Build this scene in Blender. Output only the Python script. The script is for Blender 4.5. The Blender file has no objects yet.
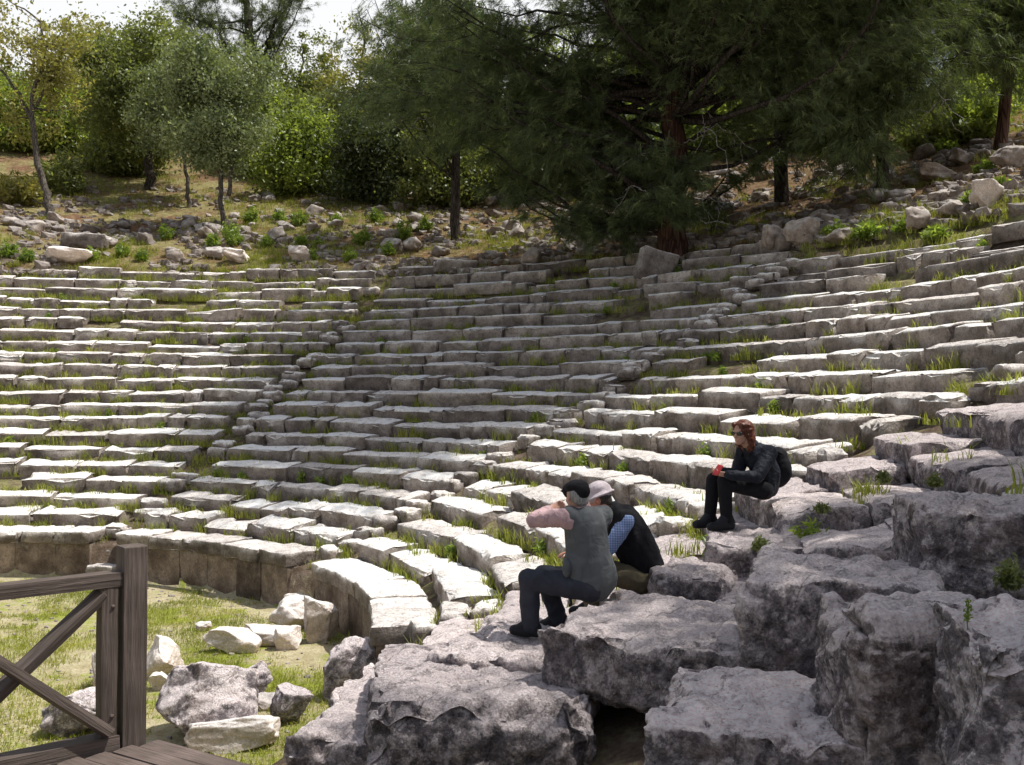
import bpy, bmesh, math, random
import numpy as np
from mathutils import Vector, Matrix, noise, Euler
R = math.radians
rnd = random.Random(7)
nrs = np.random.RandomState(11)
sc = bpy.context.scene
COL = sc.collection

# ------------------------------------------------------------------ helpers
def tag(o, label=None, cat=None, group=None, kind=None):
    if label: o['label'] = label
    if cat: o['category'] = cat
    if group: o['group'] = group
    if kind: o['kind'] = kind
    return o

def link(o, parent=None):
    COL.objects.link(o)
    if parent is not None: o.parent = parent
    return o

def empty(name, loc=(0, 0, 0), rz=0.0):
    o = bpy.data.objects.new(name, None)
    o.empty_display_size = 0.2
    o.location = loc; o.rotation_euler = (0, 0, rz)
    return link(o)

def mesh_np(name, V, F, mat=None, smooth=True, sharp=0):
    """V: (n,3) array, F: list of (m,k) int arrays (k may differ per array)"""
    me = bpy.data.meshes.new(name)
    V = np.asarray(V, dtype=np.float32)
    if not (isinstance(F, (list, tuple)) and len(F) and isinstance(F[0], np.ndarray) and F[0].ndim == 2): F = [np.array(F)]
    F = [np.asarray(f, dtype=np.int32) for f in F if len(f)]
    me.vertices.add(len(V)); me.vertices.foreach_set('co', V.ravel())
    tot = sum(f.size for f in F); npol = sum(len(f) for f in F)
    me.loops.add(tot); me.polygons.add(npol)
    me.loops.foreach_set('vertex_index', np.concatenate([f.ravel() for f in F]))
    cnt = np.concatenate([np.full(len(f), f.shape[1], np.int32) for f in F])
    st = np.concatenate([[0], np.cumsum(cnt)[:-1]]).astype(np.int32)
    me.polygons.foreach_set('loop_start', st)
    me.polygons.foreach_set('loop_total', cnt)
    me.polygons.foreach_set('use_smooth', np.full(npol, smooth, dtype=bool))
    me.update(calc_edges=True); me.validate()
    if mat: me.materials.append(mat)
    if sharp: me.set_sharp_from_angle(angle=R(sharp))
    return me

def obj(name, me, parent=None, loc=None, rot=None):
    o = bpy.data.objects.new(name, me)
    if loc is not None: o.location = loc
    if rot is not None: o.rotation_euler = rot
    return link(o, parent)

class MB:
    """collects verts and quads/tris"""
    def __init__(s): s.V = []; s.Q = []; s.T = []; s.n = 0
    def add(s, V, Q=None, T=None):
        V = np.asarray(V, dtype=np.float64)
        if Q is not None and len(Q): s.Q.append(np.asarray(Q) + s.n)
        if T is not None and len(T): s.T.append(np.asarray(T) + s.n)
        s.V.append(V); s.n += len(V)
    def mesh(s, name, mat, smooth=True, sharp=0):
        F = []
        if s.Q: F.append(np.concatenate(s.Q))
        if s.T: F.append(np.concatenate(s.T))
        return mesh_np(name, np.concatenate(s.V), F, mat, smooth, sharp)
    def build(s, name, mat, parent=None, smooth=True, loc=None, sharp=0):
        return obj(name, s.mesh(name, mat, smooth, sharp), parent, loc)

_lat = {}
def lattice(nx, ny, nz):
    k = (nx, ny, nz)
    if k in _lat: return _lat[k]
    idx = {}; P = []
    def g(i, j, l):
        t = (i, j, l)
        if t not in idx: idx[t] = len(P); P.append(t)
        return idx[t]
    Q = []
    for i in range(nx):
        for j in range(ny):
            Q.append((g(i, j, 0), g(i, j+1, 0), g(i+1, j+1, 0), g(i+1, j, 0)))
            Q.append((g(i, j, nz), g(i+1, j, nz), g(i+1, j+1, nz), g(i, j+1, nz)))
    for i in range(nx):
        for l in range(nz):
            Q.append((g(i, 0, l), g(i+1, 0, l), g(i+1, 0, l+1), g(i, 0, l+1)))
            Q.append((g(i, ny, l), g(i, ny, l+1), g(i+1, ny, l+1), g(i+1, ny, l)))
    for j in range(ny):
        for l in range(nz):
            Q.append((g(0, j, l), g(0, j, l+1), g(0, j+1, l+1), g(0, j+1, l)))
            Q.append((g(nx, j, l), g(nx, j+1, l), g(nx, j+1, l+1), g(nx, j, l+1)))
    A = np.array(P, float) / np.array([nx, ny, nz]) * 2 - 1
    _lat[k] = (A, np.array(Q, np.int32))
    return _lat[k]

def fnoise(P, freq, octv=4, seed=0.0, H=1.0):
    o = Vector((seed * 17.3, seed * 5.1, -seed * 9.7))
    f = noise.fractal
    return np.array([f(Vector(p) * freq + o, H, 2.1, octv) for p in P])

def rounded(L, D, H, n, rad, amp, freq, seed, chip=0.0, taper=None, octv=4, strata=0.0, facet=0.0, base_flat=True):
    """weathered block, centred on x,y, base at z=0. L along x, D along y, H along z"""
    A, Q = lattice(*n)
    h = np.array([L, D, H]) / 2
    rad = min(rad, h.min() * 0.95)
    # gather the outermost lattice lines at the edges so that the arrises stay crisp
    P = np.empty_like(A)
    for k in range(3):
        m_ = n[k]; q = np.abs(A[:, k]); e = 1 - 2.0 / m_; c_ = 1 - rad * 0.9 / h[k]
        P[:, k] = np.sign(A[:, k]) * np.where(q > e + 1e-6, 1.0, q / max(e, 1e-6) * c_ if m_ > 2 else q) * h[k]
    inner = np.clip(P, -(h - rad), (h - rad))
    d = P - inner
    ln = np.linalg.norm(d, axis=1, keepdims=True)
    nrm = np.where(ln > 1e-9, d / np.maximum(ln, 1e-9), 0)
    onface = ln[:, 0] <= 1e-9
    P2 = inner + nrm * rad
    # face normal for displacement
    N = np.zeros_like(P)
    ax = np.argmax(np.abs(A), axis=1)
    N[np.arange(len(P)), ax] = np.sign(A[np.arange(len(P)), ax])
    N = np.where((ln > 1e-9), nrm, N)
    dis = fnoise(P2, freq, octv, seed) * amp
    if chip > 0:   # broken corners and edges
        gap = np.sort(h - np.abs(P), axis=1)[:, 1]
        w_ = np.exp(-(gap / max(0.05, 0.16 * h.min() * 2)) ** 2)
        c = fnoise(P2, freq * 0.8, 3, seed + 3.3)
        dis -= w_ * np.maximum(0, c + 0.12) * chip
    if strata > 0:   # flaked, terraced surface
        q = fnoise(P2, freq * 0.55, 3, seed + 8) * 3.2 + P2[:, 2] * 2.0
        fr = q - np.floor(q)
        dis += strata * (np.floor(q) % 3 - 1 + np.clip((fr - 0.85) / 0.15, 0, 1)) * 0.6
    if facet > 0:
        dv = np.array([noise.voronoi(Vector(p) * (freq * 1.6) + Vector((seed, -seed, seed * 2)))[0][0] for p in P2])
        dis -= (dv - 0.3) * facet
    P2 = P2 + N * dis[:, None]
    if taper is not None:
        t = (P2[:, 2:3] / H + 0.5)
        P2[:, :2] *= 1 + (taper - 1) * t
    P2[:, 2] += H / 2
    return P2, Q

def boulder(rx, ry, rz, sub, amp, freq, seed, facet=0.25, flat=None):
    """irregular stone, from an octa-subdivided sphere via lattice; centre at origin"""
    A, Q = lattice(sub, sub, sub)
    S = A / np.linalg.norm(A, axis=1, keepdims=True)
    box = A * 0.5 + S * 0.5
    d = fnoise(S, freq, 4, seed) * amp
    if facet:
        rs = np.random.RandomState(int(seed * 977) % 99991)
        for _ in range(9):
            nrm = rs.normal(size=3); nrm /= np.linalg.norm(nrm)
            off = 0.62 + rs.rand() * 0.25
            dp = box @ nrm
            box = box - np.maximum(0, dp - off)[:, None] * nrm * min(1, facet * 3)
    P = box * (1 + d[:, None])
    P = P * np.array([rx, ry, rz])
    return P, Q

def xf(P, loc=(0, 0, 0), rz=0, rx=0, ry=0, s=1.0):
    M = Euler((rx, ry, rz)).to_matrix()
    return (np.asarray(P) * s) @ np.array(M).T + np.array(loc)

def tube(path, radii, ns=6, cap=True, jit=0.0, seed=0):
    path = np.asarray(path, float); n = len(path)
    rs = np.random.RandomState(seed)
    T = np.gradient(path, axis=0); T /= np.linalg.norm(T, axis=1, keepdims=True) + 1e-12
    up = np.array([0.31, 0.17, 0.93]); up2 = np.array([1.0, 0.1, 0.05])
    V = []
    for k in range(n):
        u = up if abs(T[k] @ up) < 0.92 else up2
        a = np.cross(T[k], u); a /= np.linalg.norm(a); b = np.cross(T[k], a)
        for q in range(ns):
            t = 2 * math.pi * q / ns
            r = radii[k] * (1 + jit * (rs.rand() - .5))
            V.append(path[k] + (a * math.cos(t) + b * math.sin(t)) * r)
    Q = []
    for k in range(n - 1):
        for q in range(ns):
            q2 = (q + 1) % ns
            Q.append((k*ns+q, k*ns+q2, (k+1)*ns+q2, (k+1)*ns+q))
    T3 = []
    if cap:
        V.append(path[0]); V.append(path[-1]); a = n * ns
        for q in range(ns):
            q2 = (q + 1) % ns
            T3.append((a, q2, q)); T3.append((a + 1, (n-1)*ns+q, (n-1)*ns+q2))
    return np.array(V), np.array(Q), np.array(T3).reshape(-1, 3)

# ------------------------------------------------------------------ materials
class NT:
    def __init__(s, m):
        s.t = m.node_tree; s.t.nodes.clear()
    def __call__(s, typ, ins=None, **kw):
        n = s.t.nodes.new(typ)
        for k, v in kw.items(): setattr(n, k, v)
        for k, v in (ins or {}).items():
            sk = n.inputs[k]
            if isinstance(v, tuple) and len(v) == 2 and hasattr(v[0], 'outputs'):
                s.t.links.new(v[0].outputs[v[1]], sk)
            elif hasattr(v, 'outputs'):
                s.t.links.new(v.outputs[0], sk)
            else: sk.default_value = v
        return n
    def ramp(s, fac, stops, interp='LINEAR'):
        n = s('ShaderNodeValToRGB', {'Fac': fac}); cr = n.color_ramp; cr.interpolation = interp
        while len(cr.elements) < len(stops): cr.elements.new(0.5)
        for e, (p, c) in zip(cr.elements, stops):
            e.position = p; e.color = (*c, 1) if len(c) == 3 else c
        return n
    def mix(s, fac, a, b, typ='MIX'):
        n = s('ShaderNodeMix', data_type='RGBA', blend_type=typ)
        for i, v in ((0, fac), (6, a), (7, b)):
            sk = n.inputs[i]
            if isinstance(v, tuple) and len(v) == 2 and hasattr(v[0], 'outputs'): s.t.links.new(v[0].outputs[v[1]], sk)
            elif hasattr(v, 'outputs'): s.t.links.new(v.outputs[2 if v.bl_idname == 'ShaderNodeMix' else 0], sk)
            else: sk.default_value = (*v, 1) if isinstance(v, tuple) and len(v) == 3 else v
        return n
    def math(s, op, a, b=0.0, clamp=False):
        n = s('ShaderNodeMath', operation=op, use_clamp=clamp)
        for i, v in ((0, a), (1, b)):
            if isinstance(v, tuple): s.t.links.new(v[0].outputs[v[1]], n.inputs[i])
            elif hasattr(v, 'outputs'): s.t.links.new(v.outputs[0], n.inputs[i])
            else: n.inputs[i].default_value = v
        return n

def mat(name):
    m = bpy.data.materials.new(name); m.use_nodes = True
    return m, NT(m)
def gray(v): return (v, v, v)

def out_principled(t, col, rough=0.9, bump=None, spec=0.2):
    p = t('ShaderNodeBsdfPrincipled', {'Roughness': rough, 'Specular IOR Level': spec})
    if hasattr(col, 'outputs'):
        t.t.links.new(col.outputs[2 if col.bl_idname == 'ShaderNodeMix' else 0], p.inputs['Base Color'])
    else: p.inputs['Base Color'].default_value = (*col, 1)
    if bump is not None: t.t.links.new(bump.outputs[0], p.inputs['Normal'])
    t('ShaderNodeOutputMaterial', {'Surface': p})
    return p

def stone_mat(name, dark, light, lich_w=0.35, lich_b=0.35, scale=1.0, bump=0.5, bumpd=0.03, stain=(0.10, 0.075, 0.055), stain_amt=0.5, objrand=True, riser_shade=0.72, lo_=0.30, gain=1.0):
    m, t = mat(name)
    geo = t('ShaderNodeNewGeometry')
    pos = (geo, 0)
    oi = t('ShaderNodeObjectInfo')
    n1 = t('ShaderNodeTexNoise', {'Vector': pos, 'Scale': 2.6 * scale, 'Detail': 8.0, 'Roughness': 0.74})
    base = t.ramp(n1, [(lo_, dark), (lo_ + 0.19, tuple((a + b) / 2 for a, b in zip(dark, light))), (lo_ + 0.40, light)])
    # fine grain
    n2 = t('ShaderNodeTexNoise', {'Vector': pos, 'Scale': 26.0 * scale, 'Detail': 3.0, 'Roughness': 0.7})
    g = t.ramp(n2, [(0.3, gray(0.62)), (0.7, gray(1.25))])
    c = t.mix(0.8, base, g, 'MULTIPLY')
    # pale and black lichen
    v1 = t('ShaderNodeTexNoise', {'Vector': pos, 'Scale': 6.0 * scale, 'Detail': 6.0, 'Roughness': 0.78})
    fb = t.ramp(v1, [(0.50, gray(0.0)), (0.64, gray(1.0))])
    c = t.mix(t.math('MULTIPLY', fb, lich_b), c, (0.055, 0.052, 0.055))
    off = t('ShaderNodeVectorMath', {0: pos, 1: (13.7, 4.2, 9.1)}, operation='ADD')
    v2 = t('ShaderNodeTexNoise', {'Vector': (off, 0), 'Scale': 11.0 * scale, 'Detail': 5.0, 'Roughness': 0.75})
    fw = t.ramp(v2, [(0.54, gray(0.0)), (0.63, gray(1.0))])
    c = t.mix(t.math('MULTIPLY', fw, lich_w), c, tuple(min(0.62, x * 1.35) for x in light))
    # earth stains on steep faces, then shade painted evenly over them
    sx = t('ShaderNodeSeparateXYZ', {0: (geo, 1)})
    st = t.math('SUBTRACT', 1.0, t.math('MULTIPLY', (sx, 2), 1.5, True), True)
    v3 = t('ShaderNodeTexNoise', {'Vector': (off, 0), 'Scale': 1.6 * scale, 'Detail': 3.0})
    st2 = t.math('MULTIPLY', st, t.ramp(v3, [(0.42, gray(0.0)), (0.7, gray(1.0))]))
    c = t.mix(t.math('MULTIPLY', st2, stain_amt), c, stain)
    c = t.mix(st, c, t.mix(1.0, c, (riser_shade * 1.10, riser_shade, riser_shade * 0.93), 'MULTIPLY'))
    # per block tint
    if objrand:
        rr = t.ramp((oi, 'Random'), [(0.0, (0.66, 0.64, 0.63)), (0.4, (0.98, 0.96, 0.94)), (1.0, (1.16, 1.12, 1.07))])
        c = t.mix(1.0, c, rr, 'MULTIPLY')
    ri = t.ramp((geo, 'Random Per Island'), [(0.0, (0.74, 0.72, 0.71)), (0.35, (0.98, 0.97, 0.96)), (1.0, (1.12, 1.1, 1.08))])
    c = t.mix(1.0, c, ri, 'MULTIPLY')
    if gain != 1.0:
        c = t.mix(1.0, c, gray(gain), 'MULTIPLY'); c.clamp_result = True
    # bump: pits, cracks, grain
    vo = t('ShaderNodeTexVoronoi', {'Vector': pos, 'Scale': 3.2 * scale}, feature='DISTANCE_TO_EDGE')
    cr = t.ramp(vo, [(0.0, gray(0.0)), (0.05, gray(1.0))])
    h = t.math('ADD', t.math('MULTIPLY', n1, 1.6), t.math('MULTIPLY', n2, 0.55))
    h = t.math('ADD', h, t.math('MULTIPLY', v1, 0.7))
    h = t.math('ADD', h, t.math('MULTIPLY', cr, 0.10))
    b = t('ShaderNodeBump', {'Height': h, 'Strength': bump, 'Distance': bumpd})
    out_principled(t, c, 0.93, b, 0.15)
    return m

SEAT = stone_mat('weathered_limestone', (0.34, 0.31, 0.292), (0.92, 0.885, 0.855), 0.40, 0.52, 1.3, 0.9, 0.06, stain=(0.11, 0.082, 0.062), stain_amt=0.62, riser_shade=0.33, lo_=0.13, gain=1.30)
def near_mat(name, pale=0.6, tint=(1, 1, 1)):
    """pitted limestone under black and grey lichen, paler on tops and raised points"""
    m, t = mat(name)
    geo = t('ShaderNodeNewGeometry'); pos = (geo, 0)
    oi = t('ShaderNodeObjectInfo')
    n1 = t('ShaderNodeTexNoise', {'Vector': pos, 'Scale': 2.4, 'Detail': 12.0, 'Roughness': 0.74, 'Distortion': 0.2})
    n2 = t('ShaderNodeTexNoise', {'Vector': pos, 'Scale': 11.0, 'Detail': 8.0, 'Roughness': 0.78})
    n3_ = t('ShaderNodeTexNoise', {'Vector': pos, 'Scale': 60.0, 'Detail': 3.0, 'Roughness': 0.7})
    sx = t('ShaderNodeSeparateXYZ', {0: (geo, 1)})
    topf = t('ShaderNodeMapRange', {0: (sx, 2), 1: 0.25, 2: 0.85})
    pt = t.ramp((geo, 'Pointiness'), [(0.44, gray(0)), (0.56, gray(1))])
    v = t.math('ADD', t.math('MULTIPLY', n2, 0.80), t.math('MULTIPLY', pt, 0.22))
    base = t.ramp(v, [(0.36, (0.085, 0.080, 0.085)), (0.47, (0.24, 0.225, 0.23)), (0.56, (0.46, 0.435, 0.44)), (0.66, (0.74, 0.71, 0.71))])
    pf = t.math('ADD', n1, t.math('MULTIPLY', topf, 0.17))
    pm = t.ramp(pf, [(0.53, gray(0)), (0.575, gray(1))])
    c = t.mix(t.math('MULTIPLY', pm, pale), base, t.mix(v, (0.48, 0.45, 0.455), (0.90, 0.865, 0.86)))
    off = t('ShaderNodeVectorMath', {0: pos, 1: (3.7, 14.2, 5.1)}, operation='ADD')
    n4 = t('ShaderNodeTexNoise', {'Vector': (off, 0), 'Scale': 4.2, 'Detail': 10.0, 'Roughness': 0.80})
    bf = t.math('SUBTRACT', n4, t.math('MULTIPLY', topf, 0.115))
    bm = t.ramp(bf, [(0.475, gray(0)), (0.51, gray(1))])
    c = t.mix(t.math('MULTIPLY', bm, 0.66), c, t.mix(n3_, (0.03, 0.029, 0.036), (0.15, 0.14, 0.16)))
    n5 = t('ShaderNodeTexNoise', {'Vector': (off, 0), 'Scale': 1.5, 'Detail': 6.0, 'Roughness': 0.65})
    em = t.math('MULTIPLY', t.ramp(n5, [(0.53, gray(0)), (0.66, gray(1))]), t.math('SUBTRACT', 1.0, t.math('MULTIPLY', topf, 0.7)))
    c = t.mix(t.math('MULTIPLY', em, 0.38), c, t.mix(n2, (0.10, 0.062, 0.045), (0.34, 0.25, 0.20)))
    vo = t('ShaderNodeTexVoronoi', {'Vector': (t('ShaderNodeVectorMath', {0: pos, 1: n3_}, operation='ADD'), 0), 'Scale': 17.0, 'Randomness': 1.0})
    sp = t.ramp(t.math('ADD', (vo, 0), t.math('MULTIPLY', n3_, 0.55)), [(0.46, gray(1)), (0.52, gray(0))])
    sel = t.ramp(n4, [(0.40, gray(1)), (0.50, gray(0))])
    c = t.mix(t.math('MULTIPLY', t.math('MULTIPLY', sp, sel), 0.5), c, (0.66, 0.635, 0.66))
    g = t.ramp(n3_, [(0.3, gray(0.6)), (0.7, gray(1.35))])
    c = t.mix(0.9, c, g, 'MULTIPLY')
    rr = t.ramp((oi, 'Random'), [(0.0, (0.86, 0.84, 0.87)), (1.0, (1.16, 1.13, 1.15))])
    c = t.mix(1.0, c, rr, 'MULTIPLY'); c = t.mix(1.0, c, tint, 'MULTIPLY')
    vc = t('ShaderNodeTexVoronoi', {'Vector': (t('ShaderNodeVectorMath', {0: pos, 1: n1}, operation='ADD'), 0), 'Scale': 2.6}, feature='DISTANCE_TO_EDGE')
    cr = t.ramp(vc, [(0.0, gray(0)), (0.018, gray(1))])
    c = t.mix(0.7, c, t.ramp(cr, [(0.0, gray(0.25)), (1.0, gray(1))]), 'MULTIPLY')
    h = t.math('ADD', t.math('MULTIPLY', n1, 0.7), t.math('MULTIPLY', n2, 1.0))
    h = t.math('ADD', h, t.math('MULTIPLY', n3_, 0.32)); h = t.math('ADD', h, t.math('MULTIPLY', cr, 0.15)); h = t.math('ADD', h, t.math('MULTIPLY', pm, 0.10))
    b = t('ShaderNodeBump', {'Height': h, 'Strength': 1.0, 'Distance': 0.07})
    out_principled(t, c, 0.93, b, 0.15)
    return m
NEAR = near_mat('lichened_limestone', 0.78, (1.36, 1.28, 1.22))
GREYB = near_mat('grey_limestone', 0.95, (1.44, 1.37, 1.32))
PALE = stone_mat('bleached_limestone', (0.52, 0.49, 0.475), (0.86, 0.83, 0.81), 0.4, 0.22, 1.3, 0.6, 0.03, stain_amt=0.3, gain=1.2)
RUBB = stone_mat('rubble_stone', (0.22, 0.20, 0.185), (0.64, 0.60, 0.57), 0.35, 0.2, 2.2, 0.5, 0.02)
SLABM = stone_mat('stained_orthostat', (0.14, 0.12, 0.105), (0.44, 0.395, 0.35), 0.25, 0.45, 1.1, 0.4, 0.03, stain=(0.075, 0.055, 0.042), stain_amt=0.8, riser_shade=0.85)

def leaf_mat(name, c1, c2, c3=None, trans=0.35, clump=1.2, rw=0.5, nw=1.15):
    m, t = mat(name)
    geo = t('ShaderNodeNewGeometry')
    n = t('ShaderNodeTexNoise', {'Vector': (geo, 0), 'Scale': clump, 'Detail': 3.0})
    stops = [(0.0, c1), (1.0, c2)] if c3 is None else [(0.0, c1), (0.62, c2), (1.0, c3)]
    isl = t.math('ADD', t.math('MULTIPLY', (geo, 'Random Per Island'), rw), t.math('MULTIPLY', n, nw))
    isl = t.math('SUBTRACT', isl, (rw + nw - 1.0) / 2, True)
    col = t.ramp(isl, stops)
    d = t('ShaderNodeBsdfDiffuse', {'Color': col, 'Roughness': 0.6})
    tc = t.mix(1.0, col, (1.25, 1.35, 0.55), 'MULTIPLY')
    tr = t('ShaderNodeBsdfTranslucent', {'Color': (tc, 2)})
    gl = t('ShaderNodeBsdfGlossy', {'Color': (0.6, 0.65, 0.6, 1), 'Roughness': 0.45})
    mx = t('ShaderNodeMixShader', {0: trans, 1: d, 2: tr})
    mx2 = t('ShaderNodeMixShader', {0: 0.05, 1: mx, 2: gl})
    t('ShaderNodeOutputMaterial', {'Surface': mx2})
    return m

def bark_mat(name, c1, c2, sc_=(14, 14, 2.5)):
    m, t = mat(name)
    geo = t('ShaderNodeNewGeometry')
    mp = t('ShaderNodeMapping', {'Vector': (geo, 0), 'Scale': sc_})
    n = t('ShaderNodeTexNoise', {'Vector': mp, 'Scale': 1.0, 'Detail': 6.0, 'Roughness': 0.65})
    v = t('ShaderNodeTexVoronoi', {'Vector': mp, 'Scale': 0.8}, feature='DISTANCE_TO_EDGE')
    c = t.ramp(n, [(0.3, c1), (0.7, c2)])
    cr = t.ramp(v, [(0.0, gray(0.25)), (0.16, gray(1.0))])
    c = t.mix(0.85, c, cr, 'MULTIPLY')
    b = t('ShaderNodeBump', {'Height': t.math('ADD', n, t.math('MULTIPLY', cr, 0.8)), 'Strength': 0.8, 'Distance': 0.04})
    out_principled(t, c, 0.95, b, 0.1)
    return m

LEAF_OLIVE = leaf_mat('grey_green_leaf', (0.096, 0.130, 0.061), (0.294, 0.337, 0.170), (0.591, 0.613, 0.326), 0.25)
LEAF_BRIGHT = leaf_mat('bright_green_leaf', (0.102, 0.140, 0.035), (0.312, 0.366, 0.094), (0.562, 0.608, 0.172), 0.5)
LEAF_BROWN = leaf_mat('brownish_olive_leaf', (0.155, 0.155, 0.055), (0.369, 0.338, 0.109), (0.618, 0.508, 0.185), 0.4)
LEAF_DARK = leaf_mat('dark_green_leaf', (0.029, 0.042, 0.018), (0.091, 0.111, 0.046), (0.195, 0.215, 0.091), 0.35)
LEAF_MID = leaf_mat('mid_green_leaf', (0.083, 0.099, 0.037), (0.248, 0.272, 0.099), (0.461, 0.470, 0.182), 0.45)
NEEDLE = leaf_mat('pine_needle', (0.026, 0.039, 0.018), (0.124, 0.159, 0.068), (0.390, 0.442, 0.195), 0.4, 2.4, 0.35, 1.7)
NEEDLE_L = leaf_mat('light_pine_needle', (0.036, 0.054, 0.022), (0.156, 0.198, 0.084), (0.396, 0.444, 0.204), 0.4, 2.2, 0.35, 1.7)
GRASSM = leaf_mat('grass_blade', (0.13, 0.155, 0.022), (0.34, 0.355, 0.058), (0.58, 0.53, 0.17), 0.45, 0.9)
WEEDM = leaf_mat('weed_leaf', (0.11, 0.17, 0.03), (0.28, 0.36, 0.07), (0.46, 0.52, 0.14), 0.5, 2.0)
DRYM = leaf_mat('dry_grass', (0.16, 0.12, 0.04), (0.32, 0.25, 0.09), (0.45, 0.38, 0.17), 0.4, 2.0)
BARK_RED = bark_mat('red_pine_bark', (0.045, 0.024, 0.017), (0.15, 0.082, 0.058), (9, 9, 1.2))
BARK = bark_mat('grey_bark', (0.075, 0.062, 0.052), (0.26, 0.23, 0.20), (22, 22, 4))
BARK_D = bark_mat('dark_bark', (0.03, 0.024, 0.02), (0.11, 0.09, 0.075), (14, 14, 3))
TWIG = bark_mat('bleached_twig', (0.34, 0.31, 0.28), (0.66, 0.61, 0.57), (20, 20, 6))

def wood_mat(name, c1, c2):
    m, t = mat(name)
    tc = t('ShaderNodeTexCoord')
    mp = t('ShaderNodeMapping', {'Vector': (tc, 'Object'), 'Scale': (3.0, 60.0, 60.0)})
    n = t('ShaderNodeTexNoise', {'Vector': mp, 'Scale': 1.0, 'Detail': 6.0, 'Roughness': 0.65, 'Distortion': 0.5})
    n2 = t('ShaderNodeTexNoise', {'Vector': (tc, 'Object'), 'Scale': 3.0, 'Detail': 3.0})
    c = t.ramp(n, [(0.28, c1), (0.72, c2)])
    c = t.mix(0.5, c, t.ramp(n2, [(0.3, (0.5, 0.48, 0.47)), (0.55, gray(1.0)), (0.7, (1.55, 1.55, 1.58))]), 'MULTIPLY')
    b = t('ShaderNodeBump', {'Height': n, 'Strength': 0.8, 'Distance': 0.01})
    out_principled(t, c, 0.75, b, 0.25)
    return m
WOOD = wood_mat('weathered_brown_timber', (0.06, 0.046, 0.039), (0.18, 0.142, 0.122))
WOODD = wood_mat('deck_timber', (0.07, 0.052, 0.045), (0.20, 0.155, 0.135))

def cloth_mat(name, col, rough=0.9, wrinkle=0.6, scale=9.0):
    m, t = mat(name)
    tc = t('ShaderNodeTexCoord')
    n = t('ShaderNodeTexNoise', {'Vector': (tc, 'Object'), 'Scale': scale, 'Detail': 3.0, 'Distortion': 1.2})
    n2 = t('ShaderNodeTexNoise', {'Vector': (tc, 'Object'), 'Scale': 180.0, 'Detail': 2.0})
    c = t.mix(0.6, col, t.ramp(n, [(0.3, gray(0.72)), (0.7, gray(1.2))]), 'MULTIPLY')
    b = t('ShaderNodeBump', {'Height': t.math('ADD', n, t.math('MULTIPLY', n2, 0.06)), 'Strength': wrinkle, 'Distance': 0.02})
    out_principled(t, c, rough, b, 0.2)
    return m
# ------------------------------------------------------------------ the place: a cavea around CX, CY; eye of the photographer at the origin
CX, CY = -10.59, 11.89
FLOOR = -3.86
def row_r(i): return 8.878 + 0.141 * min(i, 1) + 0.766 * i
def row_z(i): return -2.87 + 0.369 * i + 0.00376 * i * (i - 20)
NROW = 20
RT = row_r(NROW) + 0.7
STAIRS = [75.5, 39.2, 2.0]
def n3(x, y, z): return noise.noise(Vector((x, y, z)))
def sstep(a, b, x):
    t = min(1, max(0, (x - a) / (b - a))); return t * t * (3 - 2 * t)
def pol(r, az): return CX + r * math.cos(R(az)), CY + r * math.sin(R(az))
def topol(x, y):
    return math.hypot(x - CX, y - CY), math.degrees(math.atan2(y - CY, x - CX))
def sag(i, az):
    """slow settling of the rows: (radial, vertical)"""
    a = n3(az * 0.09, i * 0.8, 3.1) * 0.12; b = n3(az * 0.11, i * 0.7, 9.4) * 0.10
    return a, b
def drop(i, az):
    """the outer wing of the cavea has settled"""
    if i == 6: return -0.02 - 0.24 * sstep(12, 18, -az)
    if i >= 7: return -0.16 - 0.16 * sstep(-1, 14, -az)
    return -0.22 * sstep(-1, 12, -az) * (1 if i >= 5 else .3)
def shift(i, az):
    """the same wing has slid inward"""
    if i == 6: return -0.35 * (1 - sstep(11, 18, -az))
    return -0.25 if i >= 7 else 0.0
def hill(r, az):
    d = r - RT
    z = row_z(NROW) + 0.05 + 0.40 * min(d, 27) + max(0, d - 27) * 0.13
    z += 0.5 * n3(r * 0.16, az * 0.09, 5.5) * min(1, d / 4)
    return z
def ruin(r):
    return FLOOR + 1.55 * sstep(9.6, 13.0, r) + 0.2 * max(0, min(r, 40) - 13)
def ground_z(x, y):
    r, az = topol(x, y)
    nz = 0.05 * n3(x * 0.9, y * 0.9, 1.7) + 0.018 * n3(x * 3.1, y * 3.1, 2.9)
    if r < 8.95: cav = FLOOR
    elif r >= RT: cav = hill(r, az)
    else:
        i = 0
        while i < NROW and r >= row_r(i + 1) - 0.02: i += 1
        f = (r - row_r(i)) / 0.766
        cav = row_z(i) - 0.32 + 0.17 * f + (drop(i, az) - .06 if az < 0 else 0)
        # the stairways are ramps of earth
        for s in STAIRS:
            w = abs(az - s) * math.pi / 180 * r
            if w < 0.45:
                k = 1 - sstep(0.22, 0.45, w)
                lin = row_z(0) - 0.2 + (row_z(NROW) - row_z(0)) * 0
                fi = max(0, (r - 8.878) / 0.77)
                lin = -2.87 + 0.369 * fi + 0.00376 * fi * (fi - 20) - 0.42
                cav = cav * (1 - k) + lin * k
    if az < -20 or az > 128:
        d = (-20 - az) if az < -20 else (az - 128)
        k = sstep(0, 11, d)
        cav = cav * (1 - k) + ruin(r) * k
    if r < 8.95: nz *= 0.8
    return cav + nz

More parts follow.
